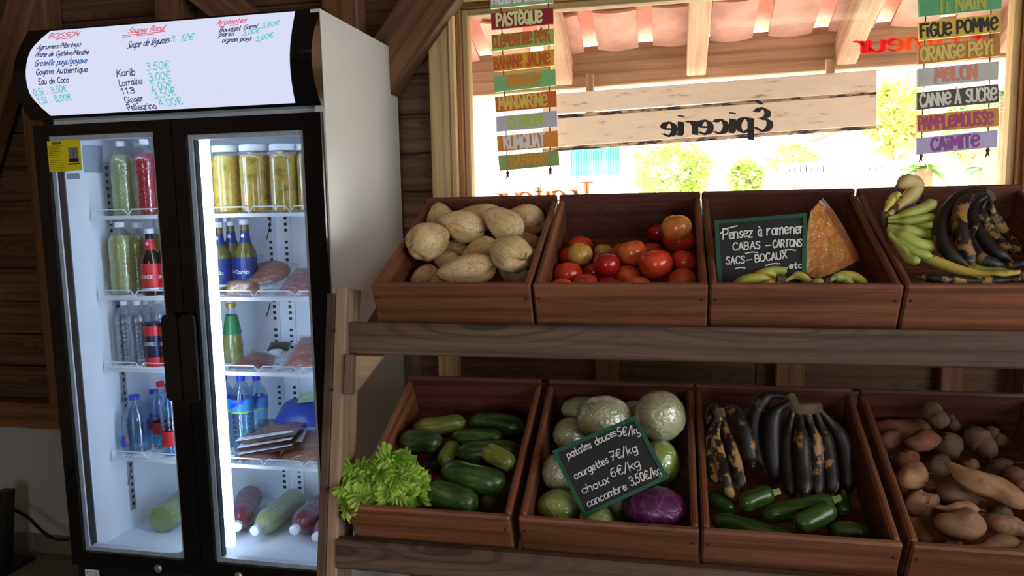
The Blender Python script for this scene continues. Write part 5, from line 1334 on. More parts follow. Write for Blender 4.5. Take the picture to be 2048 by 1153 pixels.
# -- sweet potatoes
M_SWP = []
for nm, c1, c2 in (('sweet_potato_tan', (120, 82, 56), (154, 110, 76)), ('sweet_potato_pale', (138, 94, 62), (174, 130, 90)), ('sweet_potato_brown', (92, 70, 54), (122, 92, 72)), ('sweet_potato_red', (122, 72, 50), (146, 92, 64))):
    t = NT(nm); n = t.noise(t.coords((1, 2.4, 2.4)), 20, 4, .65); n2 = t.noise(t.coords(), 45, 3, .7)
    c = t.ramp(n, [(.3, lin(c1)), (.7, lin(c2))]); c = t.mixc(t.ramp(n2, [(.62, (0, 0, 0, 1)), (.72, (.5, .5, .5, 1))]), c, lin((84, 56, 38)))
    b = t.bsdf(c, .75); t.link(t.bump(n2, .3, .004), b.inputs['Normal']); M_SWP.append(t.done(b))
def q4(a, b): return (1680 + a / 2.663, 720 + b / 2.663)
def spud(label, a, b, ha, hb, w, m, seed, tip=False, e=.38, bend=.08):
    c = LC[3]; P0, P1 = cp(c, *q4(*a), ha), cp(c, *q4(*b), hb); mid = (P0 + P1) / 2; r = px_at(mid, w / 2.663) / 2
    L = (P1 - P0).length; ex = (P1 - P0).normalized()
    if L < r * 2.4:
        P0 = mid - ex * r * 1.2; P1 = mid + ex * r * 1.2 + D * r * .8; ex = (P1 - P0).normalized(); L = (P1 - P0).length
    side = ex.cross(N).normalized()
    t = thing('sweet_potato', label, 'sweet potato', mid, 'sweet potatoes in the fourth lower crate')
    def rf(s):
        k = cap_prof(s, e, .55) * (1 + .12 * math.sin(s * 7 + seed))
        if tip: k *= .28 + .72 * min(1, s / .45) ** 1.1
        return r * k
    mb = swept([P0, P0 * .66 + P1 * .34 + side * bend * L, P0 * .34 + P1 * .66 - side * bend * L * .3, P1], rf, 14, 21, .16, seed)
    X, Y, Z = frame_of(ex, N)
    Mx = Matrix(((X.x, Y.x, Z.x, mid.x), (X.y, Y.y, Z.y, mid.y), (X.z, Y.z, Z.z, mid.z), (0, 0, 0, 1))); t.matrix_world = Mx; W[t] = Mx
    mb.build('skin', M_SWP[m], t)
    PILE.append((t, c, [(P0 * (1 - s_) + P1 * s_, rf(s_) * .95) for s_ in (.12, .3, .5, .7, .88)]))
    for q, d in ((P0, -ex), (P1, ex)):
        if tip or seed % 3 == 0:
            MB().tube([q - d * .006, q + d * .006, q + d * .013 + side * .003], [.0035, .0022, .0008], 5).build('root_tail', M_SWP[2], t)
SPD = [
 ((150, 330), (480, 350), .04, .05, 110, 3, 0, 'long reddish sweet potato lying across the very back'), ((490, 245), (540, 370), .12, .10, 110, 2, 0, 'grey-brown sweet potato standing up at the back'), ((590, 290), (600, 370), .07, .07, 60, 2, 0, 'small pointed sweet potato beside the upright one'),
 ((240, 440), (295, 455), .06, .06, 100, 0, 0, 'round sweet potato at the back left'), ((345, 450), (545, 440), .085, .085, 100, 3, 0, 'spotted sweet potato lying flat behind the long pale one'), ((560, 440), (650, 460), .07, .07, 135, 2, 0, 'round brown sweet potato next to the spotted one'),
 ((690, 380), (770, 530), .075, .06, 130, 2, 0, 'bulky dark sweet potato at the back right'), ((790, 365), (870, 460), .06, .05, 90, 2, 0, 'curved sweet potato in the far right back'), ((310, 545), (450, 550), .055, .055, 112, 3, 0, 'shaded reddish sweet potato above the round pale one'),
 ((470, 560), (550, 570), .05, .05, 112, 2, 0, 'dark sweet potato deep in the shadow under the long one'), ((650, 560), (745, 570), .075, .07, 70, 0, 0, 'sweet potato showing just above the long pale one'), ((760, 600), (920, 550), .06, .07, 96, 2, 0, 'brown sweet potato right of the long pale one'),
 ((930, 580), (975, 690), .09, .085, 100, 0, 0, 'sweet potato at the right edge above the long one'), ((215, 480), (250, 500), .04, .04, 70, 2, 0, 'small sweet potato against the left side board'), ((300, 640), (325, 650), .05, .05, 62, 0, 0, 'small sweet potato tucked left of the round pale one'),
 ((340, 635), (450, 645), .10, .10, 134, 1, 0, 'round pale sweet potato at the left of the heap'), ((325, 690), (345, 710), .05, .05, 56, 0, 0, 'tiny sweet potato under the round pale one'), ((450, 690), (515, 700), .06, .06, 84, 0, 0, 'sweet potato in the gap right of the round pale one'),
 ((500, 680), (740, 740), .085, .07, 140, 2, 0, 'wrinkled grey sweet potato in the middle'), ((545, 530), (1010, 790), .15, .12, 138, 1, 1, 'long pale sweet potato with a thin tip lying on top'), ((365, 740), (530, 860), .07, .065, 160, 0, 0, 'large smooth sweet potato at the front left'),
 ((480, 775), (745, 800), .10, .09, 70, 1, 1, 'slim sweet potato with a curled tail'), ((500, 850), (785, 900), .105, .095, 150, 0, 0, 'fat oval sweet potato at the front centre'), ((790, 790), (920, 850), .06, .06, 90, 2, 0, 'shaded sweet potato under the long pale one'),
 ((770, 830), (1010, 930), .085, .08, 104, 0, 0, 'sweet potato slanting out of the right edge at the front'), ((370, 850), (500, 985), .035, .035, 130, 0, 0, 'sweet potato low in the front left corner'), ((500, 985), (640, 1000), .035, .035, 90, 2, 0, 'sweet potato low behind the front board'),
 ((640, 995), (960, 970), .06, .06, 84, 0, 1, 'long sweet potato lying along the front board'), ((905, 1010), (1000, 1000), .04, .04, 60, 2, 0, 'dark sweet potato end at the front right edge'),
]
for i, (a, b, ha, hb, w, m, tp, lab_) in enumerate(SPD): spud(lab_, a, b, ha, hb, w, m, i, bool(tp))
# ------------------------------------------------------------------ bananas and plantains
def banana_mat(name, base1, base2, spot, lo, hi, sc=14, rough=.5):
    t = NT(name); n = t.noise(t.coords((1, 1, 1)), sc, 4, .6, .4); n1 = t.noise(t.coords(), 6, 2)
    c = t.ramp(n1, [(.35, lin(base1)), (.65, lin(base2))])
    c = t.mixc(t.ramp(n, [(lo, (0, 0, 0, 1)), (hi, (1, 1, 1, 1))]), c, lin(spot))
    return t.done(t.bsdf(c, rough))
BM = {'g': banana_mat('banana_green', (140, 160, 66), (176, 186, 92), (70, 70, 40), .68, .80), 'y': banana_mat('banana_yellow', (206, 170, 70), (196, 180, 84), (70, 46, 28), .62, .72), 'gy': banana_mat('banana_yellow_green', (164, 172, 70), (206, 190, 90), (64, 46, 28), .64, .72),
      'b': banana_mat('plantain_black', (158, 118, 66), (130, 96, 54), (26, 20, 18), .40, .46, 22), 'm': banana_mat('plantain_mottled', (176, 140, 80), (152, 114, 62), (30, 22, 19), .44, .50, 34), 't': banana_mat('banana_tan', (196, 168, 104), (206, 184, 120), (84, 60, 36), .60, .68, 16), 'k': banana_mat('plantain_all_black', (150, 116, 66), (110, 80, 48), (26, 20, 18), .30, .36, 11)}
M_CROWN = plain('banana_crown', (92, 74, 52), .85, .3, 30, .4)
def finger(t, pts, r, m, seed=0, neck=.16):
    def rf(s):
        if s < neck: return r * (.42 + .10 * s / neck)
        if s < neck + .18: k = (s - neck) / .18; return r * (.52 + .48 * (3 * k * k - 2 * k ** 3))
        if s > .86: k = (s - .86) / .14; return r * (1 - .72 * k ** 1.6)
        return r
    mb = swept(pts, rf, 10, 24, .03, seed, lambda a, s: 1 + .05 * math.cos(5 * a) * (1 if s > .2 else .3))
    o = mb.build('banana_finger', BM[m], t, angle=60)
    e = V(pts[-1]); d = (V(pts[-1]) - V(pts[-2])).normalized()
    MB().tube([e - d * .003, e + d * .006], [r * .3, r * .16], 6).build('tip', M_CROWN, o)
def hand(name, label, c, to, sc, crown, fingers, cat='bananas', group=None):
    """crown/fingers: photo points with a depth ('d') or height ('h') in the crate"""
    def P(q):
        u, v = to[0] + q[0] / sc, to[1] + q[1] / sc
        return cd(c, u, v, q[2]) if len(q) == 3 else cp(c, u, v, q[3])
    C = [P(q) for q in crown]
    t = thing(name, label, cat, sum(C, V((0, 0, 0))) / len(C), group)
    r0 = px_at(C[0], 16 / sc * 2.0)
    MB().tube(cat_rom(C, 4) if len(C) > 2 else C, r0, 8).build('crown', M_CROWN, t)
    for i, (pts, w, m) in enumerate(fingers):
        Q = [P(q) for q in pts]; r = px_at(Q[len(Q) // 2], w / sc) / 2
        for k, p in enumerate(Q):                       # stay above the crate floor and inside its boards
            if k < 1: continue
            h_ = (p - c.F).dot(N) + (CH - TK); rr = r * (1.12 if k < len(Q) - 1 else .7)
            if h_ < rr: p += N * (rr - h_)
            if h_ < CH + .01: p.x = min(max(p.x, c.x0 + TK + rr), c.x1 - TK - rr)
            d_ = (p - c.F).dot(D)
            if d_ < TK + rr and h_ < CH: p += D * (TK + rr - d_)
            if d_ > CL - TK - rr and h_ < CH: p -= D * (d_ - CL + TK + rr)
        finger(t, Q, r, m, i)
    return t
def H(*pts): return pts
U4 = (1700, 350); S4 = 4.612
def hh(h, *pts): return [(a, b, None, h) if not isinstance(h, (list, tuple)) else (a, b, None, h[i]) for i, (a, b) in enumerate(pts)]
def dd(d, *pts): return [(a, b, d if not isinstance(d, (list, tuple)) else d[i]) for i, (a, b) in enumerate(pts)]
hand('banana_hand', 'hand of green bananas fanned out, with one tan banana curling up', UC[3], U4, S4, dd(.30, (318, 350), (318, 420), (335, 500)), [
 (dd((.30, .33, .36, .38, .37, .35), (355, 375), (460, 285), (560, 190), (610, 100), (540, 55), (440, 98)), 135, 't'),
 (dd((.31, .33, .34, .33), (318, 345), (365, 265), (415, 195), (462, 205)), 78, 'gy'),
 (dd((.31, .35, .38, .40), (350, 385), (480, 330), (600, 240), (655, 160)), 90, 'm'),
 (dd((.29, .29, .30, .31), (350, 405), (520, 370), (680, 310), (795, 245)), 105, 'g'),
 (dd((.28, .27, .27, .28), (350, 430), (520, 425), (660, 405), (800, 390)), 80, 'g'),
 (dd((.30, .31, .31, .32), (350, 450), (520, 460), (660, 465), (790, 455)), 70, 'gy'),
 (dd((.26, .24, .24, .25), (350, 475), (520, 510), (660, 545), (790, 550)), 105, 'g'),
 (dd((.25, .22, .20, .21), (350, 505), (480, 570), (640, 645), (800, 665)), 120, 'g'),
 (dd((.23, .20, .17, .16), (355, 530), (450, 630), (590, 710), (760, 755)), 90, 'g'),
 (dd((.22, .17, .13, .11), (360, 555), (450, 690), (540, 770), (650, 800)), 85, 'g'),
], group=None)
hand('plantain_hand', 'hand of large blackened plantains hanging over, upper right crate', UC[3], U4, S4, dd((.40, .40, .40), (1240, 150), (1290, 180), (1310, 230)), [
 (dd((.40, .38, .33, .27, .21, .17, .14), (1245, 140), (1140, 140), (980, 230), (860, 380), (830, 560), (920, 720), (1110, 860)), 120, 'k'),
 (dd((.38, .34, .27, .21, .17, .14), (1240, 165), (1100, 200), (1010, 330), (1020, 520), (1070, 700), (1150, 840)), 140, 'b'),
 (dd((.40, .38, .33, .28, .24, .22), (1250, 200), (1150, 270), (1120, 400), (1200, 560), (1330, 700), (1480, 790)), 125, 'k'),
 (dd((.41, .40, .37, .33, .29), (1265, 220), (1210, 330), (1270, 470), (1380, 620), (1500, 720)), 100, 'm'),
 (dd((.42, .42, .40, .36, .32), (1290, 230), (1310, 340), (1390, 490), (1480, 620), (1590, 730)), 100, 'm'),
 (dd((.30, .22, .16, .14, .14), (1180, 420), (1110, 600), (1180, 740), (1290, 810), (1420, 850)), 110, 'b'),
])
hand('banana_hand', 'yellow bananas lying in front of the blackened plantains', UC[3], U4, S4, dd((.09, .09), (1570, 900), (1585, 960)), [
 (dd((.09, .09, .10, .12, .15, .18), (1570, 900), (1440, 910), (1270, 940), (1050, 900), (830, 820), (640, 745)), 105, 'y'),
 (dd((.10, .11, .13, .16, .19), (1560, 900), (1420, 900), (1230, 890), (1030, 830), (840, 775)), 95, 'g'),
 (dd((.07, .07, .07, .07, .08), (1570, 955), (1400, 975), (1150, 985), (880, 965), (640, 945)), 100, 'm'),
])
hand('plantain_finger', 'single brown plantain end at the right edge of the upper crate', UC[3], U4, S4, dd((.14, .14), (1640, 800), (1660, 820)), [(dd((.14, .14, .14), (1640, 810), (1560, 825), (1450, 850)), 80, 'm')], cat='banana')
U3 = (1348, 340); S3 = 2.926
hand('banana_hand', 'green and yellow bananas lying in front of the first chalkboard', UC[2], U3, S3, dd((.05, .05), (600, 645), (650, 650)), [
 (dd((.06, .06, .06, .06), (600, 650), (510, 635), (420, 645), (350, 690)), 62, 'gy'), (dd((.09, .10, .10, .10), (610, 635), (560, 605), (500, 615), (450, 660)), 56, 'gy'),
 (dd((.10, .11, .11, .10), (620, 635), (640, 595), (560, 590), (500, 620)), 50, 'g'), (dd((.10, .12, .12, .10), (630, 640), (660, 600), (700, 610), (720, 690)), 56, 'b'),
 (dd((.08, .09, .08, .07), (650, 650), (720, 620), (770, 640), (805, 690)), 50, 'y'), (dd((.04, .04, .04), (590, 655), (550, 670), (510, 710)), 44, 'y'), (dd((.04, .04, .04), (620, 655), (600, 680), (590, 720)), 44, 'y')])
hand('banana_hand', 'yellow-green bananas lying under the pumpkin wedge', UC[2], U3, S3, dd((.05, .05), (890, 665), (920, 660)), [
 (dd((.05, .05, .05), (890, 665), (840, 660), (785, 690)), 50, 'gy'), (dd((.07, .08, .08, .06), (905, 650), (950, 630), (1000, 640), (1040, 700)), 56, 'g'),
 (dd((.09, .10, .10, .08), (910, 645), (980, 620), (1060, 630), (1135, 690)), 56, 'gy'), (dd((.05, .05, .05), (900, 665), (900, 680), (870, 720)), 44, 'y')])
Q3 = (1370, 720); SQ = 2.663
hand('plantain_hand', 'small hand of mottled black and yellow plantains, lower crate left', LC[2], Q3, SQ, dd((.38, .36), (178, 270), (190, 310)), [
 (dd((.36, .33, .28, .24, .21), (180, 300), (135, 400), (120, 500), (135, 600), (185, 660)), 62, 'm'), (dd((.36, .31, .25, .20, .17), (185, 310), (165, 420), (190, 540), (215, 640), (255, 740)), 68, 'm'),
 (dd((.37, .32, .27, .23, .20), (195, 300), (235, 420), (265, 530), (285, 620), (300, 700)), 66, 'm'), (dd((.38, .38, .33, .29, .27), (185, 290), (255, 270), (310, 370), (340, 480), (360, 560)), 80, 'b'),
 (dd((.38, .40, .36), (180, 290), (150, 260), (120, 330)), 50, 'k')])
hand('plantain_hand', 'large hand of black plantains with yellow tips in the lower crate', LC[2], Q3, SQ, dd((.40, .37, .37, .39), (555, 195), (590, 255), (650, 262), (710, 255)), [
 (dd((.40, .41, .38, .33, .28), (555, 195), (440, 195), (375, 300), (375, 450), (430, 590)), 90, 'k'), (dd((.38, .36, .30, .25), (560, 225), (470, 300), (465, 480), (490, 660)), 90, 'k'),
 (dd((.37, .32, .26, .20), (580, 255), (545, 420), (550, 580), (570, 735)), 78, 'k'), (dd((.37, .30, .24, .18), (610, 265), (620, 430), (630, 590), (640, 725)), 84, 'b'),
 (dd((.37, .31, .25, .19), (650, 265), (690, 430), (700, 590), (705, 735)), 76, 'b'), (dd((.38, .33, .27, .21), (690, 260), (745, 420), (770, 570), (785, 715)), 80, 'b'), (dd((.39, .36, .30, .25), (715, 265), (820, 400), (860, 560), (870, 715)), 80, 'k')])

# ------------------------------------------------------------------ pumpkin wedge
t_ = NT('pumpkin_flesh'); n = t_.noise(t_.coords((5, 2, 2)), 9, 6, .75, 2.0)
bb = t_.bsdf(t_.ramp(n, [(.3, lin((210, 112, 38))), (.5, lin((238, 150, 62))), (.7, lin((248, 196, 122)))]), .5); t_.link(t_.bump(n, .8, .02), bb.inputs['Normal']); M_PUMP = t_.done(bb)
M_RIND = plain('pumpkin_rind', (150, 92, 52), .5, .25, 12)
def u3(a, b, d): return cd(UC[2], U3[0] + a / S3, U3[1] + b / S3, d)
fpts = [u3(845, 192, .30), u3(800, 245, .27), u3(784, 330, .24), u3(772, 480, .19), u3(768, 590, .15), u3(790, 622, .14), u3(840, 638, .13), u3(930, 605, .15), u3(1010, 568, .17), u3(1055, 545, .18), u3(1030, 490, .21), u3(960, 360, .26), u3(890, 250, .29)]
off = D * .055 + V((.028, 0, 0)) - N * .012
pw = thing('pumpkin_wedge', 'film-wrapped wedge of orange pumpkin beside the chalkboard', 'pumpkin', fpts[6] - N * .02)
cen = sum(fpts, V((0, 0, 0))) / len(fpts)
mb = MB(); rings = []
for k in (1.0, .75, .5, .25): rings.append([cen + (p - cen) * k + off * (.34 * (1 - k) ** .7) + D * .004 * noise.noise(p * 60 + V((k * 9, 0, 0))) for p in fpts])
mb.grid(rings, True); o0 = len(mb.v); mb.v.append(cen + off * .36); nb = len(fpts)
for j in range(nb): mb.f.append((3 * nb + j, 3 * nb + (j + 1) % nb, o0))
mb.build('flesh', M_PUMP, pw)
MB().grid([fpts, [p + off * .5 + (p - cen) * .03 for p in fpts], [p + off + (p - cen) * -.08 for p in fpts]], True).add([p + off + (p - cen) * -.08 for p in fpts], [tuple(range(nb))]).build('rind', M_RIND, pw)
MB().grid([[cen + (p - cen) * .3 - off * .08 for p in fpts], [cen + (p - cen) * 1.025 - off * .06 for p in fpts], [p + off * .6 + (p - cen) * .05 for p in fpts]], True).add([cen + (p - cen) * .3 - off * .08 for p in fpts], [tuple(range(nb))]).build('film', clear('wrap_film', (1, 1, 1, 1), .03, .4, .08, 45, 1.0), pw)

# ------------------------------------------------------------------ cabbages
def cab_mat(name, c1, c2, c3, rough=.35):
    t = NT(name); v = t.coords()
    n = t.noise(v, 15, 3, .5); w = t.new('TexVoronoi', Vector=v, Scale=22.0, _feature='DISTANCE_TO_EDGE').outputs['Distance']
    c = t.ramp(n, [(.3, lin(c1)), (.7, lin(c2))]); c = t.mixc(t.ramp(w, [(0, (.8, .8, .8, 1)), (.08, (0, 0, 0, 1))]), c, lin(c3))
    b = t.bsdf(c, rough); t.link(t.bump(t.ramp(w, [(0, (1, 1, 1, 1)), (.1, (0, 0, 0, 1))]), .25, .006), b.inputs['Normal']); return t.done(b)
M_CAB = cab_mat('cabbage_pale', (196, 198, 140), (216, 216, 168), (228, 226, 190)); M_CABG = cab_mat('cabbage_green', (150, 178, 80), (180, 202, 108), (204, 216, 146)); M_CABR = cab_mat('cabbage_purple', (66, 20, 60), (92, 34, 82), (112, 54, 100), .3)
M_CFILM = clear('cabbage_film', (1, 1, 1, 1), .16, .6, .16, 34, 1.0)
def q2(a, b): return (1020 + a / 2.6625, 720 + b / 2.6625)
def cabbage(label, a, b, rx, rz, h, m, seed, film=True, hz=None):
    c = LC[1]; p = cp(c, *q2(a, b), h); R = px_at(p, rx / 2.6625); RZ = px_at(p, rz / 2.6625)
    p.x = max(c.x0 + TK + R * .9, min(c.x1 - TK - R * .9, p.x)) if h < .13 else p.x
    t = thing('cabbage', label, 'cabbage', p, 'cabbages in the second lower crate')
    X, Y, Z = frame_of((random.uniform(-1, 1), -.7, random.uniform(.2, 1)), (random.uniform(-.3, .3), 0, 1))
    rad = (R + RZ) / 2
    X, Y, Z = V((1, 0, 0)), V((0, 1, 0)), V((0, 0, 1))
    rr = (R, (R + RZ) / 2 * .98, RZ)
    def f(d): return 1 + .035 * noise.noise(d * 1.8 + V((seed * 5.3, 0, 0)))
    MB().ball(p, rr, f, 22, 16).build('head', m, t)
    PILE.append((t, c, [(p + V((k_ * max(0, R - RZ), 0, 0)), min(R, RZ) * (1.10 if film else 1.07)) for k_ in (-1, 0, 1)]))
    for k in range(5):                       # overlapping outer leaves
        ax_ = V((math.cos(k * 1.35 + seed), math.sin(k * 1.35 + seed) * .8 - .3, .25 + .35 * math.sin(k * 2.1 + seed))).normalized()
        u_ = ax_.cross(V((.3, .2, 1))).normalized(); v_ = ax_.cross(u_); rows = []
        for i in range(8):
            th = .95 * i / 7; row = []
            for j in range(22):
                ph = 2 * math.pi * j / 22; tt = th * (1 + .13 * math.sin(3 * ph + k + seed) + .05 * math.sin(9 * ph))
                d = ax_ * math.cos(tt) + (u_ * math.cos(ph) + v_ * math.sin(ph)) * math.sin(tt)
                g_ = 1.012 + .006 * k + .018 * (i / 7) ** 3 + .012 * noise.noise(d * 5 + V((k, seed, 0)))
                row.append(p + V((d.x * rr[0], d.y * rr[1], d.z * rr[2])) * g_ * f(d))
            rows.append(row)
        MB().grid(rows, True).build('leaf', m, t)
    if film: MB().ball(p, tuple(x * 1.075 for x in rr), lambda d: 1 + .02 * noise.noise(d * 4 + V((0, seed, 0))), 24, 18).build('plastic_film', M_CFILM, t)
CAB = [
 (270, 775, 118, 84, .05, M_CABG, 1, 'green wrapped cabbage in the front left corner'), (490, 835, 90, 70, .05, M_CABG, 1, 'green cabbage showing below the tilted chalkboard'), (590, 810, 70, 70, .045, M_CAB, 1, 'cabbage between the chalkboard edge and the purple one'),
 (255, 605, 100, 100, .07, M_CAB, 1, 'pale cabbage behind the left edge of the chalkboard'), (800, 555, 100, 125, .075, M_CABG, 1, 'bright green cabbage right of the chalkboard, under the topmost one'),
 (480, 600, 125, 110, .06, M_CAB, 1, 'cabbage hidden behind the chalkboard'), (340, 385, 90, 85, .07, M_CAB, 1, 'pale cabbage at the left, under the shiny wrapped one'), (385, 255, 112, 68, .075, M_CAB, 1, 'cabbage at the back left corner'),
 (665, 300, 92, 78, .08, M_CAB, 1, 'pale cabbage between the two shiny wrapped ones'), (498, 320, 142, 108, .125, M_CAB, 1, 'big shiny film-wrapped cabbage above the chalkboard'), (845, 308, 130, 132, .15, M_CAB, 1, 'topmost round film-wrapped cabbage at the right'),
 (770, 800, 170, 112, .07, M_CABR, 0, 'purple cabbage at the front right'),
]
for i, (a, b, rx, rz, h, m, fl, lab_) in enumerate(CAB): cabbage(lab_, a, b, rx, rz, h, m, i + 1, bool(fl))

# settle the heaps: push apart whatever clips, keep everything inside its crate
shift = [V((0, 0, 0)) for _ in PILE]
for it in range(60):
    for i_ in range(len(PILE)):
        for j_ in range(i_ + 1, len(PILE)):
            if PILE[i_][1] is not PILE[j_][1]: continue
            best = 0; dirn = None
            for (a, ra) in PILE[i_][2]:
                for (b, rb) in PILE[j_][2]:
                    d = (a + shift[i_]) - (b + shift[j_]); pen_ = ra + rb - d.length
                    if pen_ > best: best = pen_; dirn = d
            if best > .0003:
                d = dirn.normalized() if dirn.length > 1e-5 else N
                shift[i_] += d * best * .3; shift[j_] -= d * best * .3
    for i_, (t, c, ss) in enumerate(PILE):
        for (a, ra) in ss:
            q = a + shift[i_] - c.F
            h = q.dot(N) + (CH - TK); dp = q.dot(D); x = a.x + shift[i_].x
            if h < ra: shift[i_] += N * (ra - h)
            if dp < TK + ra and h < CH + ra * .3: shift[i_] += D * (TK + ra - dp) * .5
            if dp > CL - TK - ra and h < CH + ra * .3: shift[i_] -= D * (dp - CL + TK + ra) * .5
            if h < CH + ra * .2:
                if x < c.x0 + TK + ra: shift[i_].x += (c.x0 + TK + ra - x) * .5
                if x > c.x1 - TK - ra: shift[i_].x -= (x - c.x1 + TK + ra) * .5
for (t, c, ss), sv in zip(PILE, shift):
    if sv.length > .06: sv = sv.normalized() * .06
    t.location = t.location + sv
    W[t] = Matrix.Translation(sv) @ W[t]

# ------------------------------------------------------------------ chalkboards
M_SLATE = plain('slate_black', (30, 30, 34), .7, .2, 12); M_GFR = plain('green_frame', (26, 82, 62), .45, .1, 10); M_CHALK = plain('chalk_white', (226, 224, 220), .95, .05, 30)
def chalkboard(label, P, lines, wf=.010, lettered=()):
    c = sum(P, V((0, 0, 0))) / 4
    nrm = (P[1] - P[0]).cross(P[3] - P[0]).normalized()
    if nrm.dot(_F) > 0: nrm = -nrm
    t = thing('chalkboard', label, 'chalkboard', min(P, key=lambda p: p.z), 'chalk price boards')
    I = []
    for k in range(4):
        a, b = (P[(k + 1) % 4] - P[k]).normalized(), (P[(k - 1) % 4] - P[k]).normalized(); I.append(P[k] + (a + b) * wf)
    MB().prism(I, -nrm * .004).build('slate', M_SLATE, t, smooth=False)
    for k in range(4):
        q = (k + 1) % 4
        MB().prism([P[k] + nrm * .003, P[q] + nrm * .003, I[q] + nrm * .003, I[k] + nrm * .003], -nrm * .009).build('frame_bar', M_GFR, t, smooth=False)
    for s, a, b, cap, pen, ex in lines:
        A, B = onP(*a, P[0], nrm), onP(*b, P[0], nrm)
        lettering('lettering', s, A, B, P[0] - P[3], nrm, px_at(A, cap), px_at(A, pen), M_CHALK, t, jit=.04, slant=.08, lift=.0015, extra=ex)
c = UC[2]
TL, TR, BR, BL = cd(c, 1429, 442, .20), cd(c, 1614, 427, .20), cd(c, 1611, 569, .09), cd(c, 1436, 571, .09)
BR = TR + (BR - TR) * 1.12; BL = TL + (BL - TL) * 1.12
nn_ = (TR - TL).cross(BL - TL).normalized(); BR = BR - nn_ * (BR - TL).dot(nn_)
def k1(a, b): return (1348 + a / 2.926, 340 + b / 2.926)
def arc(x0, x1, y): return [(x0, y - .12), ((x0 * 2 + x1) / 3, y), ((x0 + 2 * x1) / 3, y), (x1, y - .12)]
chalkboard('green framed chalkboard asking to bring back bags, standing among the bananas', [TL, TR, BR, BL], [
 ('Pensez à ramener', k1(288, 408), k1(757, 368), 22, 2.6, ([(-.03, .55), (.03, .95), (.19, 1.15)],)), ('CABAS', k1(345, 473), k1(503, 460), 15, 2.4, (arc(.45, .9, -.45),)), ('-', k1(538, 458), k1(568, 456), 13, 2.2, ()), ('CARTONS', k1(578, 455), k1(745, 450), 15, 2.4, (arc(.3, .8, -.4),)),
 ('SACS', k1(305, 555), k1(412, 548), 15, 2.4, (arc(.5, 1.0, -.55),)), ('-', k1(425, 544), k1(455, 540), 13, 2.2, ()), ('BOCAUX', k1(478, 543), k1(658, 518), 15, 2.4, (arc(.3, .75, -.5),)), ('....etc', k1(620, 578), k1(748, 576), 12, 2.3, ())])
c = LC[1]
P2 = [cd(c, *q2(225, 487), .185), cd(c, *q2(668, 297), .245), cd(c, *q2(845, 632), .15), cd(c, *q2(395, 842), .065)]
nn_ = (P2[1] - P2[0]).cross(P2[3] - P2[0]).normalized(); P2[2] = onP(*q2(845, 632), P2[0], nn_)
for (t_c, c_, ss) in PILE:
    if c_ is LC[1]:
        cen_ = W[t_c].translation; nq = nn_ if nn_.dot(_F) < 0 else -nn_
        if DEBUG: print('BOARDGAP', t_c.name, round((cen_ - P2[0]).dot(nq) + ss[0][1], 3))
chalkboard('tilted green framed chalkboard with vegetable prices leaning on the cabbages', P2, [
 ('patates douces', q2(312, 528), q2(570, 402), 15, 2.0, ()), ('5€/kg', q2(575, 410), q2(695, 395), 17, 2.2, ()), ('courgettes', q2(350, 640), q2(527, 548), 15, 2.0, ()), ('7€/kg', q2(540, 540), q2(680, 490), 17, 2.2, ()),
 ('choux', q2(390, 715), q2(530, 655), 15, 2.0, ()), ('6€/kg', q2(543, 628), q2(695, 570), 17, 2.2, ()), ('concombre', q2(418, 785), q2(622, 690), 15, 2.0, ()), ('3,50€/kg', q2(645, 672), q2(808, 608), 17, 2.2, ())])

# ------------------------------------------------------------------ lettuce
t_ = NT('lettuce_leaf'); n = t_.noise(t_.coords(), 22, 3, .6)
at_ = t_.new('Attribute', _attribute_name='rim')
cc = t_.mixc(t_.ramp(at_.outputs['Fac'], [(.55, (0, 0, 0, 1)), (1.0, (1, 1, 1, 1))]), t_.ramp(n, [(.3, lin((86, 136, 30))), (.7, lin((124, 170, 48)))]), lin((186, 212, 88)))
d_ = t_.new('BsdfPrincipled', Roughness=.45); t_.link(cc, d_.inputs['Base Color']); tl_ = t_.new('BsdfTranslucent', Color=cc)
M_LET = t_.done(t_.new('MixShader', i0=.3, i1=d_.outputs[0], i2=tl_.outputs[0]))
c = LC[0]
LCN = cp(c, *q1(395, 655), .13); LCN2 = cp(c, *q1(215, 700), .12)
le = thing('curly_lettuce', 'frilly bright green lettuce hanging over the corner of the cucumber crate', 'lettuce', LCN - N * .06)
random.seed(21)
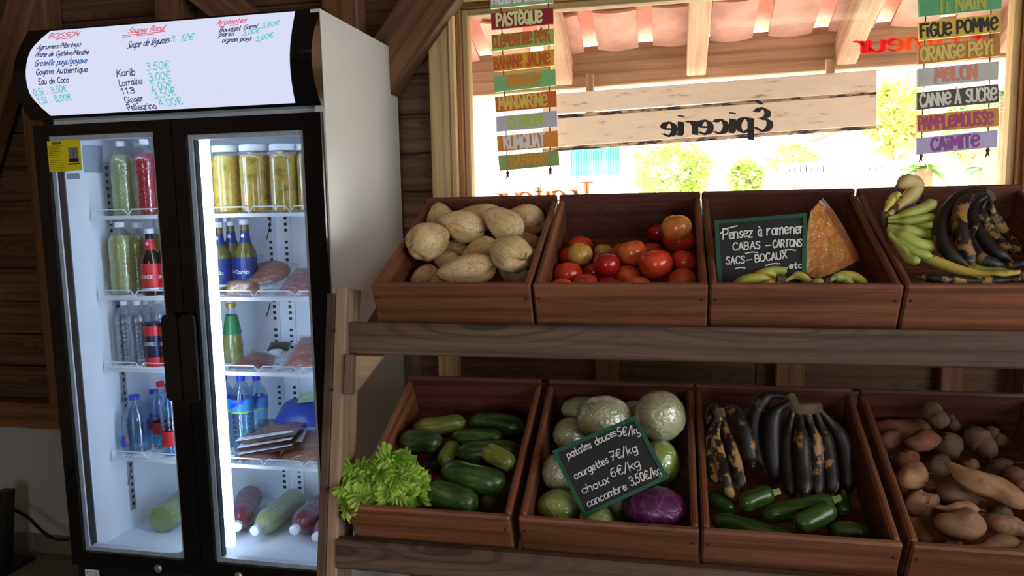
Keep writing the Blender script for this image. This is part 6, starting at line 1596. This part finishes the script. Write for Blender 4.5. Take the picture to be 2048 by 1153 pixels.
def frill(base, dirv, nrm, L, Wd, amp, seed):
    X = V(dirv).normalized(); Z = V(nrm); Z = (Z - X * Z.dot(X)).normalized(); Y = Z.cross(X)
    nr, nc = 13, 97; vs = []; es = []
    for i in range(nr):
        s = i / (nr - 1)
        for j in range(nc):
            a = (j / (nc - 1) - .5) * 2
            an = a * (.4 + 1.0 * s)                                   # the leaf opens like a fan
            rr = L * (s ** .9) * math.sqrt(1 - .72 * a * a * s) * (1 + .10 * noise.noise(V((a * 2.5, seed, 0))))
            x = rr * math.cos(an * .9); y = rr * math.sin(an * .9) * (Wd / L) * 1.25
            ed = max(0.0, (s - .48) / .52) ** 1.3
            z = .22 * L * math.sin(s * 2.2) - .30 * L * s ** 3
            z += amp * ed * (math.sin(a * 30 + seed + 2 * noise.noise(V((a * 2, seed, 1)))) + .35 * math.sin(a * 53 + seed * 2)) + amp * 1.0 * s * noise.noise(V((a * 7, s * 6, seed)))
            k = amp * ed * .5 * math.cos(a * 30 + seed * 1.7 + .8)
            x += k * math.cos(an); y += k * math.sin(an) + amp * .45 * ed * math.cos(a * 21 + seed)
            vs.append(tuple(V(base) + X * x + Y * y + Z * z - LORG)); es.append(s)
    fs = [(i * nc + j, i * nc + j + 1, (i + 1) * nc + j + 1, (i + 1) * nc + j) for i in range(nr - 1) for j in range(nc - 1)]
    me = bpy.data.meshes.new('leaf'); me.from_pydata(vs, [], fs); me.materials.append(M_LET)
    at = me.attributes.new('rim', 'FLOAT', 'POINT'); at.data.foreach_set('value', es)
    me.polygons.foreach_set('use_smooth', [True] * len(me.polygons))
    o = bpy.data.objects.new('leaf', me); COL.objects.link(o); o.parent = le; W[o] = W[le]
LORG = W[le].translation
view = (-_F)
for k in range(110):
    left = k % 3 == 0
    cc_, ra, rb = (LCN2, .050, .050) if left else (LCN, .085, .062)
    r_ = math.sqrt(random.random()); th = random.uniform(0, 2 * math.pi)
    a_, b_ = r_ * math.cos(th), r_ * math.sin(th)
    sa, sb = (.45, .55) if left else (0.05, .95)                       # leaves spread away from the stem
    dv = _R * (a_ - sa * .8) * ra + _U * (b_ - sb * .8) * rb
    ra_ = random.uniform(0, 2 * math.pi)
    dv = dv.normalized() * .35 + _R * math.cos(ra_) + _U * math.sin(ra_) + view * random.uniform(.1, .8)
    dv.normalize()
    base = cc_ + _R * a_ * ra + _U * b_ * rb + view * (.050 * (1 - r_ * r_) - .012) - dv * .035
    nv = view + _U * .35 + _R * random.uniform(-.9, .9) + _U * random.uniform(-.8, .8)
    frill(base, dv, nv, random.uniform(.046, .060), random.uniform(.052, .066), .0062, random.uniform(0, 9))
MB().tube([LCN + V((-.01, .05, .055)), LCN + V((0, .02, .02))], [.018, .024], 10).build('stem', M_STEMG, le)

# ------------------------------------------------------------------ unseen ceiling lamps, added to fill the room with light
M_TUBE = emit('fill_tube', (255, 232, 204), 3.6)
for i, (x, y) in enumerate(((-1.4, .7), (1.0, -.6))):
    l = thing('fill_lamp', ['added warm fill lamp on the ceiling above the fridge aisle', 'added warm fill lamp on the ceiling behind the viewer'][i], 'lamp', (x, y, ZT - .1))
    MB().box(x - .65, x + .65, y - .08, y + .08, ZT - .03, ZT).build('housing', M_FWHITE, l, smooth=False)
    for dy in (-.04, .04): MB().tube([(x - .6, y + dy, ZT - .055), (x + .6, y + dy, ZT - .055)], .016, 10).build('tube', M_TUBE, l)
